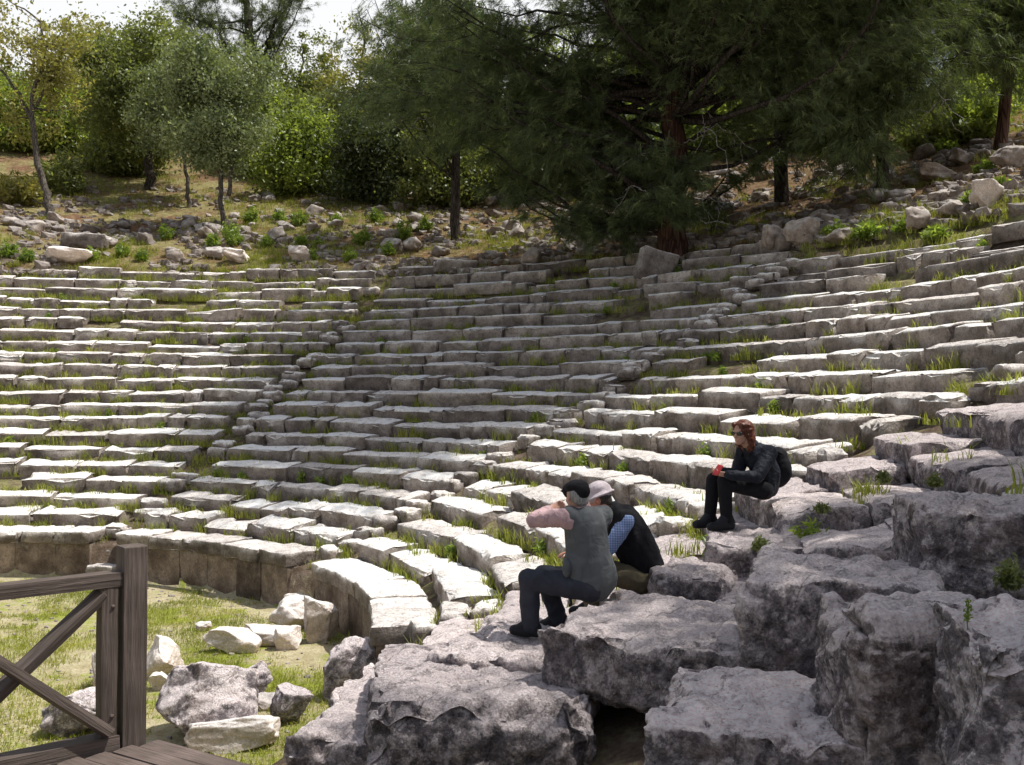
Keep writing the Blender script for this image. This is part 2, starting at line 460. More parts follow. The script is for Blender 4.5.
# ground: one sheet, polar rings fine around the seats, reaching the horizon
rad = [0.05, 1, 2, 3, 4] + list(np.arange(4.5, 8.9, 0.35)) + [8.93]
for i in range(NROW + 1):
    rad += [row_r(i) + 0.16, row_r(i) + 0.36, row_r(i) + 0.58, row_r(i) + 0.745]
rad += list(np.arange(RT + 0.3, RT + 12, 0.45)) + list(np.arange(RT + 12, RT + 30, 1.0)) + [RT + 34, RT + 42, RT + 55, RT + 80, RT + 120, 260, 420, 700]
azs = list(np.arange(-60, 126, 0.6)) + list(np.arange(126, 300, 3.0))
V = []; Q = []
na = len(azs)
for r in rad:
    for a in azs:
        x, y = pol(r, a)
        V.append((x, y, ground_z(x, y)))
for k in range(len(rad) - 1):
    for a in range(na):
        b = (a + 1) % na
        Q.append((k*na+a, (k+1)*na+a, (k+1)*na+b, k*na+b))

def ground_mat():
    m, t = mat('earth_and_grass')
    geo = t('ShaderNodeNewGeometry'); pos = (geo, 0)
    n1 = t('ShaderNodeTexNoise', {'Vector': pos, 'Scale': 0.55, 'Detail': 6.0, 'Roughness': 0.62})
    n2 = t('ShaderNodeTexNoise', {'Vector': pos, 'Scale': 4.5, 'Detail': 7.0, 'Roughness': 0.7})
    n3_ = t('ShaderNodeTexNoise', {'Vector': pos, 'Scale': 28.0, 'Detail': 5.0, 'Roughness': 0.7})
    soil = t.ramp(n2, [(0.3, (0.085, 0.058, 0.04)), (0.55, (0.18, 0.135, 0.10)), (0.75, (0.34, 0.29, 0.24))])
    dry = t.ramp(n2, [(0.3, (0.36, 0.30, 0.16)), (0.55, (0.56, 0.49, 0.32)), (0.75, (0.74, 0.68, 0.54))])
    green = t.ramp(n2, [(0.3, (0.16, 0.20, 0.03)), (0.7, (0.38, 0.41, 0.08))])
    litter = t.ramp(n2, [(0.3, (0.06, 0.038, 0.026)), (0.55, (0.165, 0.10, 0.062)), (0.75, (0.33, 0.23, 0.15))])
    gmask = t.ramp(t.math('ADD', t.math('MULTIPLY', n1, 0.6), t.math('MULTIPLY', n2, 0.4)), [(0.50, gray(0)), (0.57, gray(1))])
    orch = t.mix(gmask, dry, green)
    # distance from the middle of the orchestra
    d = t('ShaderNodeVectorMath', {0: pos, 1: (CX, CY, 0)}, operation='SUBTRACT')
    s = t('ShaderNodeSeparateXYZ', {0: (d, 0)})
    cb = t('ShaderNodeCombineXYZ', {0: (s, 0), 1: (s, 1), 2: 0.0})
    ln = t('ShaderNodeVectorMath', {0: cb}, operation='LENGTH')
    rr = (ln, 1)
    inr = t.math('LESS_THAN', rr, 8.96)
    hillf = t.math('GREATER_THAN', rr, RT - 0.3)
    seats = t.mix(t.math('MULTIPLY', t.ramp(n1, [(0.5, gray(0)), (0.65, gray(1))]), 0.45), soil, dry)
    seats = t.mix(t.math('MULTIPLY', gmask, 0.35), seats, green)
    hl = t.mix(t.ramp(n1, [(0.40, gray(0)), (0.56, gray(1))]), litter, t.mix(0.27, soil, green))
    # reddish needle litter under the pines on the right of the slope
    right = t.ramp(t('ShaderNodeMapRange', {0: (s, 0), 1: 4.0, 2: 12.0}), [(0, gray(0)), (1, gray(1))])
    hl = t.mix(t.math('MULTIPLY', right, 0.8), hl, litter)
    hl = t.mix(1.0, hl, (1.32, 1.28, 1.25), 'MULTIPLY')
    c = t.mix(hillf, seats, hl)
    c = t.mix(inr, c, orch)
    c = t.mix(0.6, c, t.ramp(n3_, [(0.3, gray(0.55)), (0.7, gray(1.35))]), 'MULTIPLY')
    b = t('ShaderNodeBump', {'Height': t.math('ADD', n3_, t.math('MULTIPLY', n2, 1.5)), 'Strength': 0.8, 'Distance': 0.05})
    out_principled(t, c, 0.95, b, 0.05)
    return m
tag(obj('ground', mesh_np('ground', V, Q, ground_mat())), kind='structure')

# ------------------------------------------------------------------ camera
F = 1000.0; YH = 394.6
cam = bpy.data.cameras.new('camera'); cam.sensor_width = 36; cam.lens = 36 * F / 1024
cam.clip_end = 2000; cam.clip_start = 0.05
co = bpy.data.objects.new('camera', cam); link(co)
pitch = math.atan((YH - 382.5) / F); roll = 0.006
fw = Vector((0, math.cos(pitch), math.sin(pitch))); rt = Vector((1, 0, roll)).normalized()
up = rt.cross(fw).normalized(); rt = fw.cross(up)
M = Matrix((rt, up, -fw)).transposed().to_4x4(); co.matrix_world = M
sc.camera = co
def at(x, y, Y):
    """pixel and distance -> point of the place"""
    return Vector(((x - 512) * Y / F, Y, (YH + roll * (x - 512) - y) * Y / F))
def px(p):
    return 512 + p[0] / p[1] * F, YH + roll * p[0] / p[1] * F - p[2] / p[1] * F

# ------------------------------------------------------------------ rows of seat blocks
ORD = ['first', 'second', 'third', 'fourth', 'fifth', 'sixth', 'seventh', 'eighth', 'ninth', 'tenth', 'eleventh', 'twelfth', 'thirteenth', 'fourteenth', 'fifteenth', 'sixteenth', 'seventeenth', 'eighteenth', 'nineteenth', 'twentieth', 'twenty-first', 'twenty-second', 'twenty-third', 'twenty-fourth', 'twenty-fifth', 'twenty-sixth', 'twenty-seventh', 'twenty-eighth', 'twenty-ninth', 'thirtieth'] + ['thirty-' + q for q in ('first', 'second', 'third', 'fourth', 'fifth', 'sixth', 'seventh', 'eighth', 'ninth')]
blocks = []     # dicts
ENDAZ = {1: -24, 2: -23.5, 3: -21, 4: -17.5, 5: -21.5, 6: -21.5, 7: -21.5, 8: -22, 9: -22}
TOPROW = {0: 20, 1: 20, 2: 18, 3: 18}
SECT = [(126.0, 75.5), (75.5, 39.2), (39.2, 2.0), (2.0, -24.0)]
def sect_label(s): return ['left of the left stairway', 'right of the left stairway', 'right of the middle stairway', 'right of the right stairway'][s]
rb = random.Random(21)
PEOPLE_CLEAR = []
for i in range(1, NROW + 1):
    for s, (a0, a1) in enumerate(SECT):
        if i > TOPROW[s]: continue
        r = row_r(i); deg = 180 / math.pi / r
        hw = 0.30 * deg
        lo = a1 + (hw if s < 3 else 0); hi = a0 - (hw if s > 0 else 0)
        if s == 3: lo = ENDAZ.get(i, -22)
        # walk away from the stairway: sector 0 to the left (rising az), the others to the right (falling az)
        cur = lo if s == 0 else hi; n = 0
        cur += rb.uniform(0, 0.25) * deg * (1 if s == 0 else -1)
        while True:
            L = rb.choice([0.55, 0.8, 1.0, 1.2, 1.4, 1.6, 1.9, 2.2]) * rb.uniform(0.92, 1.08)
            if s == 3: L = max(L, 1.1) * 1.2
            rem = (hi - cur) / deg if s == 0 else (cur - lo) / deg
            if rem < 0.3: break
            if L > rem: L = rem
            if s == 3: L = min(L, 1.75)
            mid = cur + (L / 2) * deg * (1 if s == 0 else -1)
            cur += (L + rb.uniform(0.0, 0.02)) * deg * (1 if s == 0 else -1)
            if rb.random() < (0.02 if i < 15 else 0.09): continue
            n += 1
            dr, dz = sag(i, mid)
            if i > 16: dz += rb.uniform(-0.12, 0.04)
            if s == 3: dz += drop(i, mid); dr += shift(i, mid)
            D = rb.uniform(0.64, 0.76); H = rb.uniform(0.42, 0.52)
            if s == 3: D += 0.12
            x, y = pol(r + dr + D / 2 + rb.uniform(-0.03, 0.03), mid)
            z = row_z(i) + dz + rb.uniform(-0.024, 0.022)
            jig = rb.random() < 0.03 and not (s == 3 and i < 9)
            if s == 3 and i == 6: z = row_z(i) + drop(i, mid)
            b = dict(i=i, s=s, n=n, az=mid, L=L - 0.002, D=D, H=H, x=x, y=y, z=z, rz=R(mid - 90 + rb.gauss(0, 1.3)),
                     rx=R(rb.uniform(0.5, 7.5)), ry=R(rb.gauss(0, 0.75)), seed=rb.random() * 50)
            if jig:
                b['rz'] += R(rb.uniform(-9, 9)); b['ry'] += R(rb.uniform(-5, 5)); b['rx'] += R(rb.uniform(0, 6)); b['z'] -= rb.uniform(0, .06)
                b['x'] -= math.cos(R(mid)) * .08; b['y'] -= math.sin(R(mid)) * .08
            if y > 1:
                u, v = px((x, y, z)); b['u'], b['v'] = u, v
                vis = -30 < u < 1050 and v < 790
                b['area'] = (L * (H * 0.8 + 0.15)) / y ** 2 if vis else 0
            else: b['area'] = 0
            blocks.append(b)
blocks_near = sorted(blocks, key=lambda b: -b['area'])[:285]
near_ids = set(id(b) for b in blocks_near)
def block_geo(b):
    d = math.hypot(b['x'], b['y'])
    n = (40, 16, 14) if d < 12 else (20, 9, 8) if d < 16 else (11, 5, 5) if d < 22 else (8, 4, 4)
    rad_ = 0.018 + 0.028 * ((b['seed'] * 7) % 1)
    P, Q = rounded(b['L'], b['D'], b['H'], n, rad_, 0.03, 3.0, b['seed'], chip=0.15, octv=5, facet=0.03, strata=0.005 if d < 16 else 0)
    # worn, sagging upper front edge
    t = np.clip((P[:, 2] / b['H'] - 0.4) / 0.6, 0, 1); f = np.clip(-P[:, 1] / (b['D'] / 2), 0, 1)
    P[:, 2] -= 0.045 * t * f ** 4
    P = xf(P, (0, 0, -b['H']), rx=b['rx'], ry=b['ry'])
    return P, Q
stuff = MB()
wordlen = lambda L: 'short' if L < 0.75 else 'long' if L > 1.35 else 'weathered'
for b in blocks:
    P, Q = block_geo(b)
    if id(b) in near_ids:
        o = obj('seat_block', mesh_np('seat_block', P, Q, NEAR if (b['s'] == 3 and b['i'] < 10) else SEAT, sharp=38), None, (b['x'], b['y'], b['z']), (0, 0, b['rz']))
        tag(o, '%s limestone block in the %s seat row up, %s block %s' % (wordlen(b['L']), ORD[b['i'] - 1], ORD[b['n'] - 1], sect_label(b['s'])),
            'seat block', 'stone seat blocks of the theatre')
    else:
        stuff.add(xf(P, (b['x'], b['y'], b['z']), rz=b['rz']), Q)
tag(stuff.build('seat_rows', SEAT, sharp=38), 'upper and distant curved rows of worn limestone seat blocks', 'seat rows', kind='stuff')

# ------------------------------------------------------------------ wall around the orchestra
WALL = [(77.6, 124.0, 'left', 'tan orchestra wall of upright slabs left of the left stairway'),
        (42.6, 73.4, 'middle', 'dark stained curved orchestra wall between the left and middle stairways'),
        (3.5, 35.9, 'right', 'short curved end of the orchestra wall right of the middle stairway')]
for a0, a1, nm, lab in WALL:
    x, y = pol(8.9, (a0 + a1) / 2)
    root = empty('orchestra_wall', (x, y, FLOOR)); tag(root, lab, 'wall')
    a = a0
    deg = 180 / math.pi / 8.95
    while a < a1 - 1.5:
        W = rb.uniform(0.72, 1.0)
        if (a1 - a) / deg < W * 1.4: W = (a1 - a) / deg
        mid = a + W * deg / 2
        P, Q = rounded(W - 0.002, 0.3, 0.80, (9, 3, 8), 0.010, 0.008, 3.0, rb.random() * 40, chip=0.02)
        px_, py_ = pol(8.93 + 0.15 + rb.uniform(-0.012, 0.012), mid)
        P = xf(P, (px_ - x, py_ - y, -0.06), rz=R(mid - 90))
        obj('orthostat', mesh_np('orthostat', P, Q, SLABM, sharp=38), root)
        a += W * deg
    a = a0 - 0.2
    while a < a1 + 0.2:
        W = rb.uniform(0.7, 1.35)
        if (a1 + 0.3 - a) / deg < W * 1.4: W = (a1 + 0.3 - a) / deg
        mid = a + W * deg / 2
        P, Q = rounded(W - 0.004, 0.86, 0.27, (20, 12, 6), 0.03, 0.018, 3.0, rb.random() * 40, chip=0.10)
        px_, py_ = pol(8.86 + 0.43 + rb.uniform(-0.02, 0.02), mid)
        P = xf(P, (px_ - x, py_ - y, -2.87 - 0.27 - FLOOR + rb.uniform(-0.015, 0.015)), rz=R(mid - 90), rx=R(rb.uniform(-0.5, 1.5)))
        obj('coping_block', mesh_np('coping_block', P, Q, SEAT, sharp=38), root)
        a += W * deg

# stair steps
for s, az in enumerate(STAIRS):
    nm = ['left', 'middle', 'right'][s]
    cnt = 0
    # steps that climb through the orchestra wall
    if s < 2:
        for k, (dr, z) in enumerate([(-0.18, -3.52), (0.14, -3.22), (0.5, -2.92)]):
            x, y = pol(8.95 + dr + 0.2, az + rb.uniform(-0.6, 0.6))
            P, Q = rounded(0.62, 0.5, 0.34, (10, 7, 6), 0.05, 0.03, 3, rb.random() * 40, chip=0.12)
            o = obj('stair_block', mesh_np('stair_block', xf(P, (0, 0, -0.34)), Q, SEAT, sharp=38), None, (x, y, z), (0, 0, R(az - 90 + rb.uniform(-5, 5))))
            tag(o, 'stone step, %s up where the %s stairway climbs through the orchestra wall' % (ORD[k], nm), 'step', 'stairway steps')
    for i in range(1, 19):
        for half in (0, 1):
            if rb.random() < (0.25 if s == 0 else 0.12): continue
            r = row_r(i) - 0.38 + 0.36 * half
            z = row_z(i) - 0.2 + 0.17 * half + rb.uniform(-0.06, 0.04)
            x, y = pol(r + 0.16, az + rb.uniform(-0.9, 0.9))
            L = rb.uniform(0.45, 0.72)
            P, Q = rounded(L, rb.uniform(0.3, 0.42), 0.3, (9, 6, 5), 0.07, 0.04, 3.2, rb.random() * 40, chip=0.14)
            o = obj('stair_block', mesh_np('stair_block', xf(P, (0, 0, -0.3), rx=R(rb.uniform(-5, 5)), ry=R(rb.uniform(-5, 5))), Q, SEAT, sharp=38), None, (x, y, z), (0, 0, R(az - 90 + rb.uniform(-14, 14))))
            cnt += 1
            tag(o, 'worn step stone on the %s stairway, %s step counted up from the wall' % (nm, ORD[cnt - 1]), 'step', 'stairway steps')
# ------------------------------------------------------------------ big fallen and outermost blocks near the camera
def nearblock(name, label, FL, ang, W, L, H, seed, m=NEAR, n=None, rad_=0.022, amp=0.020, chip=0.30, rx=0, ry=0, cat='stone block', group=None, facet=0.03, freq=2.4):
    a = R(ang); u = Vector((math.cos(a), math.sin(a), 0)); v = Vector((-math.sin(a), math.cos(a), 0))
    c = Vector(FL) + u * W / 2 + v * L / 2
    d = max(3.5, c.length)
    if n is None:
        q = 0.012 * d * 0.22
        n = tuple(int(min(110, max(8, s / q))) for s in (W, L, H))
    P, Q = rounded(W, L, H, n, rad_, amp, freq, seed, chip=chip, octv=6, facet=facet, strata=0.006)
    # second, finer scale of pits and flakes
    P2 = P.copy()
    nn = np.array([noise.turbulence(Vector(p) * 6.5 + Vector((seed, 0, seed)), 3, False) for p in P])
    nn += 0.55 * np.array([abs(noise.noise(Vector(p) * 15.0 + Vector((0, seed, 0)))) + .5 * abs(noise.noise(Vector(p) * 33.0)) for p in P])
    cen = np.array([0, 0, H / 2]); dirn = (P - cen) / np.array([W, L, H]); dirn /= np.linalg.norm(dirn, axis=1, keepdims=True)
    P2 -= dirn * ((nn - 0.6) * 0.036)[:, None]
    P2 = xf(P2, (0, 0, -H), rx=R(rx), ry=R(ry))
    o = obj(name, mesh_np(name, P2, Q, m, sharp=50), None, (c.x, c.y, FL[2]), (0, 0, a))
    return tag(o, label, cat, group)
nearblock('stone_block', 'big rough grey block on which the man in the grey vest sits', (.20, 6.60, -1.52), -30, 1.46, 1.25, .45, 1.3, rx=1.5)
nearblock('stone_block', 'wide dark lichened block below the grey vest man, at the bottom edge', (-.88, 6.08, -1.91), 3, 1.42, 1.7, .75, 2.6, rx=-2)
nearblock('stone_block', 'sloping rounded block at the bottom edge right of the wooden deck', (-1.50, 6.45, -2.18), -12, 1.0, 1.7, .7, 3.9, rad_=.045)
nearblock('stone_block', 'pale topped low block at the bottom edge left of the big corner blocks', (.60, 4.50, -1.47), -17, .98, 1.05, .55, 5.2, rad_=.03, m=GREYB)
nearblock('stone_block', 'dark pitted upright block in the middle of the foreground, behind the pale topped block', (1.29, 5.62, -1.0), -20, 1.05, .9, .56, 6.1, rad_=.045, amp=.03, chip=.1)
nearblock('stone_block', 'large dark block at the lower right with a rounded left edge', (1.40, 4.14, -.92), -6, .74, .80, .95, 7.7, rad_=.10, amp=.03)
nearblock('stone_block', 'large pale purple block in the bottom right corner with a yellow sprout on top', (1.64, 3.52, -.86), -12, 1.3, 1.0, .95, 8.3, rad_=.03, amp=.04, m=GREYB)
nearblock('stone_block', 'dark squarish block at the right edge with moss on its right side', (2.36, 5.75, -.63), -6, 1.05, .8, .60, 9.4, rad_=.045, amp=.028)
nearblock('stone_block', 'smooth inclined slab right of the leaning boulder by the wall end', (-1.55, 7.9, -2.62), -52, .95, 1.9, .5, 10.1, rad_=.035, amp=.03, rx=0)
nearblock('stone_block', 'flat flaking block at the foot of the grey vest man', (-.62, 7.1, -1.82), -22, 1.25, 1.35, .45, 11.7, rad_=.05, amp=.03)
nearblock('stone_block', 'half buried block between the sloping block and the wide dark block', (-1.25, 7.3, -2.22), -30, .8, 1.3, .45, 12.7, rad_=.05, amp=.03)
nearblock('stone_block', 'grey block beside the black vest man, on his right', (1.06, 7.95, -1.40), -25, .62, .75, .5, 13.3, rad_=.05, amp=.03)
nearblock('stone_block', 'low block under the black vest man', (.70, 8.1, -1.66), -25, .75, .8, .35, 14.5, rad_=.035, amp=.03)
nearblock('stone_block', 'flat step block under the feet of the red haired woman', (1.66, 8.55, -1.25), -18, .85, 1.35, .45, 16.6, rad_=.035, amp=.035, chip=.1)

# boulders lying in the orchestra and at its edge
def stone(name, label, x, y, z, rx, ry, rz, seed, rot=(0, 0, 0), m=PALE, sub=14, amp=.22, facet=.3, group=None, cat='boulder', sink=.12):
    P, Q = boulder(rx, ry, rz, sub, amp, 1.5, seed, facet)
    P = xf(P, rx=rot[0], ry=rot[1], rz=rot[2])
    P[:, 2] -= P[:, 2].min() + sink * (P[:, 2].max() - P[:, 2].min())
    o = obj(name, mesh_np(name, P, Q, m), None, (x, y, z))
    return tag(o, label, cat, group)
def fl(xp, yb, dy=0):   # a point on the orchestra floor
    Y = -FLOOR * F / (yb - (YH + roll * (xp - 512))); return (xp - 512) * Y / F, Y + dy, FLOOR
OB = [
 ('large grey flat faced boulder just right of the railing post', 198, 742, 1.22, .95, .66, 1.1, (R(-28), R(8), R(20))),
 ('grey boulder leaning behind the large flat faced boulder', 246, 708, .62, .45, .40, 2.3, (R(10), R(-22), R(40))),
 ('white boulder left of a small dark hollow, just behind the post', 163, 678, .50, .45, .52, 3.4, (0, R(12), 0)),
 ('white upright stone seen through the railing beside the post', 104, 690, .40, .35, .50, 4.2, (R(5), R(-8), 0)),
 ('grey square block seen through the railing near the deck', 80, 738, .85, .55, .50, 5.8, (0, 0, R(12))),
 ('flat bright slab lying low in front of the large grey boulder', 232, 752, .95, .50, .30, 6.4, (R(-4), R(-4), R(12))),
 ('small grey stone right of the flat bright slab', 292, 726, .45, .35, .42, 7.9, (0, R(10), R(30))),
 ('low white block at the left of the pair on the orchestra grass', 232, 653, .80, .42, .34, 8.8, (0, 0, R(8))),
 ('low white slab at the right of the pair on the orchestra grass', 264, 645, .95, .55, .34, 9.3, (0, 0, R(-6))),
 ('small white stone beside the low white slab', 288, 650, .42, .35, .32, 10.4, (0, 0, R(20))),
 ('tilted white block in front of the lowest middle stairway step', 293, 630, .70, .48, .46, 11.5, (R(-10), R(14), R(-20))),
 ('tall white block leaning against the end of the short wall', 319, 644, .62, .45, .66, 12.6, (R(6), R(-16), R(14))),
 ('pointed grey boulder leaning at the broken end of the short wall', 350, 704, .72, .66, .76, 13.7, (R(8), R(12), R(30))),
 ('fist sized white stone alone on the orchestra grass', 203, 631, .28, .2, .15, 14.8, (0, 0, 0)),
 ('small white stone at the foot of the white boulder by the post', 160, 690, .3, .25, .22, 15.9, (0, 0, 0)),
 ('flat white stone at the foot of the small grey boulder by the slab', 262, 712, .4, .3, .2, 16.3, (0, 0, R(15))),
]
for lab, xp, yb, sx, sy, sz, seed, rot in OB:
    x, y, z = fl(xp, yb)
    stone('boulder', lab, x, y + sy * .4, ground_z(x, y + sy * .4), sx / 2, sy / 2, sz / 2 * 1.2, seed, rot, m=GREYB if 'grey' in lab.split()[:3] else PALE, sub=24, amp=.16, facet=.33)

# ------------------------------------------------------------------ wooden viewing deck and its railing
def beam(a, b, w, h, up=(0, 0, 1), bev=0.008):
    """square timber from a to b; mesh lies along local x"""
    a = Vector(a); b = Vector(b); L = (b - a).length
    A, Q = rounded(L, w, h, (12, 2, 2), bev, 0.0025, 6.0, (a.x + b.y) * 3 + w)
    A[:, 2] -= h / 2
    xax = (b - a).normalized(); z = Vector(up); yv = z.cross(xax).normalized(); z = xax.cross(yv)
    M = Matrix((xax, yv, z)).transposed().to_4x4(); M.translation = (a + b) / 2
    return A, Q, M
def timber(name, a, b, w, h, parent, m=WOOD, up=(0, 0, 1)):
    P, Q, M = beam(a, b, w, h, up)
    o = obj(name, mesh_np(name, P, Q, m, smooth=False), parent)
    o.matrix_local = Matrix.Translation(-parent.location) @ M
    return o
DZ = -1.80
PC = Vector((-1.985, 5.25, DZ))                      # foot of the corner post
DL = Vector((-.76, -.65, 0)).normalized(); DR = Vector((.86, -.51, 0)).normalized()
rail = empty('wooden_railing', PC); tag(rail, 'brown wooden railing with crossed braces and a tall corner post', 'railing')
timber('post', PC + Vector((0, 0, -.25)), PC + Vector((0, 0, 1.0)), .125, .125, rail, up=DL)
S0 = PC + DL * .125
timber('stile', S0 + Vector((0, 0, .03)), S0 + Vector((0, 0, .80)), .09, .085, rail, up=DL)
E0 = PC + DL * .97
timber('top_rail', PC + DL * .06 + Vector((0, 0, .835)), E0 + DL * .1 + Vector((0, 0, .835)), .10, .075, rail)
timber('brace', S0 + DL * .02 + Vector((0, 0, .77)), E0 + Vector((0, 0, .06)), .05, .095, rail, up=DR)
timber('brace', S0 + DL * .02 + Vector((0, 0, .06)) + DR * .056, E0 + Vector((0, 0, .77)) + DR * .056, .05, .095, rail, up=DR)
timber('stile', E0 + Vector((0, 0, .03)), E0 + Vector((0, 0, .80)), .09, .085, rail, up=DL)
E1 = E0 + DL * .125
timber('post', E1 + Vector((0, 0, -.25)), E1 + Vector((0, 0, 1.0)), .125, .125, rail, up=DL)
for q_, h_ in ((.0, .70), (.0, .14)):
    V, Q, T = tube([S0 + DR * .040 + Vector((0, 0, h_)) - PC, S0 + DR * .052 + Vector((0, 0, h_)) - PC], [.011, .010], 10); mb = MB(); mb.add(V, Q, T); mb.build('bolt', WOODD, rail)
deck = empty('wooden_deck', PC); tag(deck, 'brown plank deck in the bottom left corner, below the railing', 'deck')
timber('edge_beam', PC + DL * .07 + Vector((0, 0, -.02)), E0 + Vector((0, 0, -.02)), .12, .12, deck)
for k in range(10):
    o = PC + DL * (-.035 + .135 * k) + DR * .085
    a = o + DL * .0; b = a + DR * 2.2
    if k == 0: a = a
    timber('plank', a + Vector((0, 0, -.045 + .004 * (k % 2))), b + Vector((0, 0, -.045)), .122, .045, deck, WOODD)
timber('joist', PC + DR * .25 + Vector((0, 0, -.13)), PC + DR * .25 + DL * 1.7 + Vector((0, 0, -.13)), .08, .12, deck)
timber('joist', PC + DR * 1.8 + Vector((0, 0, -.13)), PC + DR * 1.8 + DL * 1.7 + Vector((0, 0, -.13)), .08, .12, deck)
for q in (PC + DR * .25 + DL * .2, PC + DR * 1.8 + DL * .2, PC + DR * .25 + DL * 1.5):
    timber('leg', Vector((q.x, q.y, ground_z(q.x, q.y) - .2)), q + Vector((0, 0, -.19)), .11, .11, deck, up=DL)
# ------------------------------------------------------------------ vegetation
def leaf_quads(C, size, rs, aspect=1.9, droop=0.0):
    n = len(C)
    a = rs.normal(size=(n, 3)); a[:, 2] -= droop; a /= np.linalg.norm(a, axis=1, keepdims=True)
    b = rs.normal(size=(n, 3)); b -= (b * a).sum(1, keepdims=True) * a; b /= np.linalg.norm(b, axis=1, keepdims=True)
    s = size * rs.uniform(0.6, 1.35, (n, 1))
    L = a * s * aspect * .5; W = b * s * .5
    V = np.empty((n, 4, 3)); V[:, 0] = C - L; V[:, 1] = C + W - L * .1; V[:, 2] = C + L; V[:, 3] = C - W - L * .1
    return V.reshape(-1, 3), np.arange(n * 4).reshape(n, 4)

def needle_tris(C, D, nper, length, width, rs, spread=0.75, droop=0.35):
    """tufts: C (n,3) tuft points, D (n,3) their directions"""
    n = len(C)
    d = np.repeat(D, nper, 0) + rs.normal(size=(n * nper, 3)) * spread
    d[:, 2] -= droop
    d /= np.linalg.norm(d, axis=1, keepdims=True)
    base = np.repeat(C, nper, 0) + np.repeat(D, nper, 0) * rs.uniform(-.9, .4, (n * nper, 1)) * length
    L = length * rs.uniform(.6, 1.2, (n * nper, 1))
    tip = base + d * L; tip[:, 2] -= (L[:, 0] ** 2) * .5
    sd = np.cross(d, rs.normal(size=(n * nper, 3))); sd /= np.linalg.norm(sd, axis=1, keepdims=True)
    V = np.empty((n * nper, 3, 3)); V[:, 0] = base - sd * width / 2; V[:, 1] = base + sd * width / 2; V[:, 2] = tip
    return V.reshape(-1, 3), np.arange(n * nper * 3).reshape(-1, 3)

def bent(p, q, rs, n=6, wob=.12, sagz=0.0):
    p = np.array(p, float); q = np.array(q, float); L = np.linalg.norm(q - p)
    t = np.linspace(0, 1, n)[:, None]
    P = p + (q - p) * t
    off = np.cumsum(rs.normal(size=(n, 3)) * wob * L / n, axis=0); off -= off[0]
    off = off - t * off[-1]
    P = P + off; P[:, 2] += -sagz * L * (t[:, 0] * (1 - t[:, 0])) * 4
    return P

def limb(mb, path, r0, r1, ns=6, seed=0):
    k = np.linspace(0, 1, len(path)) ** 0.8
    V, Q, T = tube(path, r0 + (r1 - r0) * k, ns, jit=.15, seed=seed)
    mb.add(V, Q, T)

def lobes_sample(lobes, n, rs, shell=0.45):
    """points in a union of ellipsoids, biased to the outside"""
    vol = np.array([l[1][0] * l[1][1] * l[1][2] for l in lobes]) ** .75
    idx = rs.choice(len(lobes), n, p=vol / vol.sum())
    c = np.array([l[0] for l in lobes])[idx]; r = np.array([l[1] for l in lobes])[idx]
    d = rs.normal(size=(n, 3)); d /= np.linalg.norm(d, axis=1, keepdims=True)
    q = rs.uniform(0, 1, (n, 1)) ** shell
    return c + d * r * q, d

def broad_tree(name, label, base, trunkpath, r0, lobes, nclump, per, leaf, sig, lmat, bmat, seed, group='trees on the slope above the seats', r1=.05, shell=.5, flat=.8, aspect=1.9, limbs=14, stems=None):
    rs = np.random.RandomState(seed)
    root = empty(name, base); tag(root, label, 'tree', group)
    B = np.array(base)
    mb = MB(); tp = np.array(trunkpath, float)
    # smooth the trunk
    t = np.linspace(0, len(tp) - 1, 4 * (len(tp) - 1) + 1)
    path = np.stack([np.interp(t, np.arange(len(tp)), tp[:, k]) for k in range(3)], 1)
    path[1:-1] += rs.normal(size=(len(path) - 2, 3)) * r0 * .35
    path = np.vstack([path[:1] - np.array([0, 0, .3]), path])
    rr = np.interp(np.linspace(0, 1, len(path)), [0, .06, .2, 1], [r0 * 1.5, r0 * 1.12, r0 * .95, r1])
    V, Q, T = tube(path, rr, 9, jit=.18, seed=seed); mb.add(V, Q, T)
    for st in (stems or []):
        V, Q, T = tube(bent(st[0], st[1], rs, 8, .15), np.linspace(st[2][0], st[2][0] * .4, 8), 7, jit=.2); mb.add(V, Q, T)
    C, d = lobes_sample(lobes, nclump, rs, shell)
    keep = np.array([n3(*(c * .62 + seed)) + .4 * n3(*(c * 1.7 + seed)) > -.10 for c in C]); C = C[keep]; d = d[keep]
    for k in range(min(limbs, len(C))):
        c = C[k]
        cand = path[len(path) // 3:]
        j = np.argmin(np.linalg.norm(cand - c, axis=1) + rs.uniform(0, .8, len(cand)) + np.maximum(0, cand[:, 2] - c[2]) * 1.5)
        limb(mb, bent(cand[j], c, rs, 6, .22), max(.02, r0 * .32), .012, 5, k)
        for kk in rs.choice(len(C), 3):
            if np.linalg.norm(C[kk] - c) < 2.2: limb(mb, bent(c * .5 + cand[j] * .5, C[kk], rs, 5, .25), .02, .006, 4, kk)
    obj('trunk', mb.mesh('trunk', bmat), root, tuple(-x for x in (0, 0, 0)))
    n = len(C)
    s = sig * rs.uniform(.35, 1.3, (n, 1, 1))
    L = (C[:, None, :] + rs.normal(size=(n, per, 3)) * s * np.array([1, 1, flat])).reshape(-1, 3)
    V, Q = leaf_quads(L, leaf, rs, aspect)
    obj('crown', mesh_np('crown', V, Q, lmat, smooth=False), root)
    for ch in root.children: ch.location = (-B[0], -B[1], -B[2])
    return root

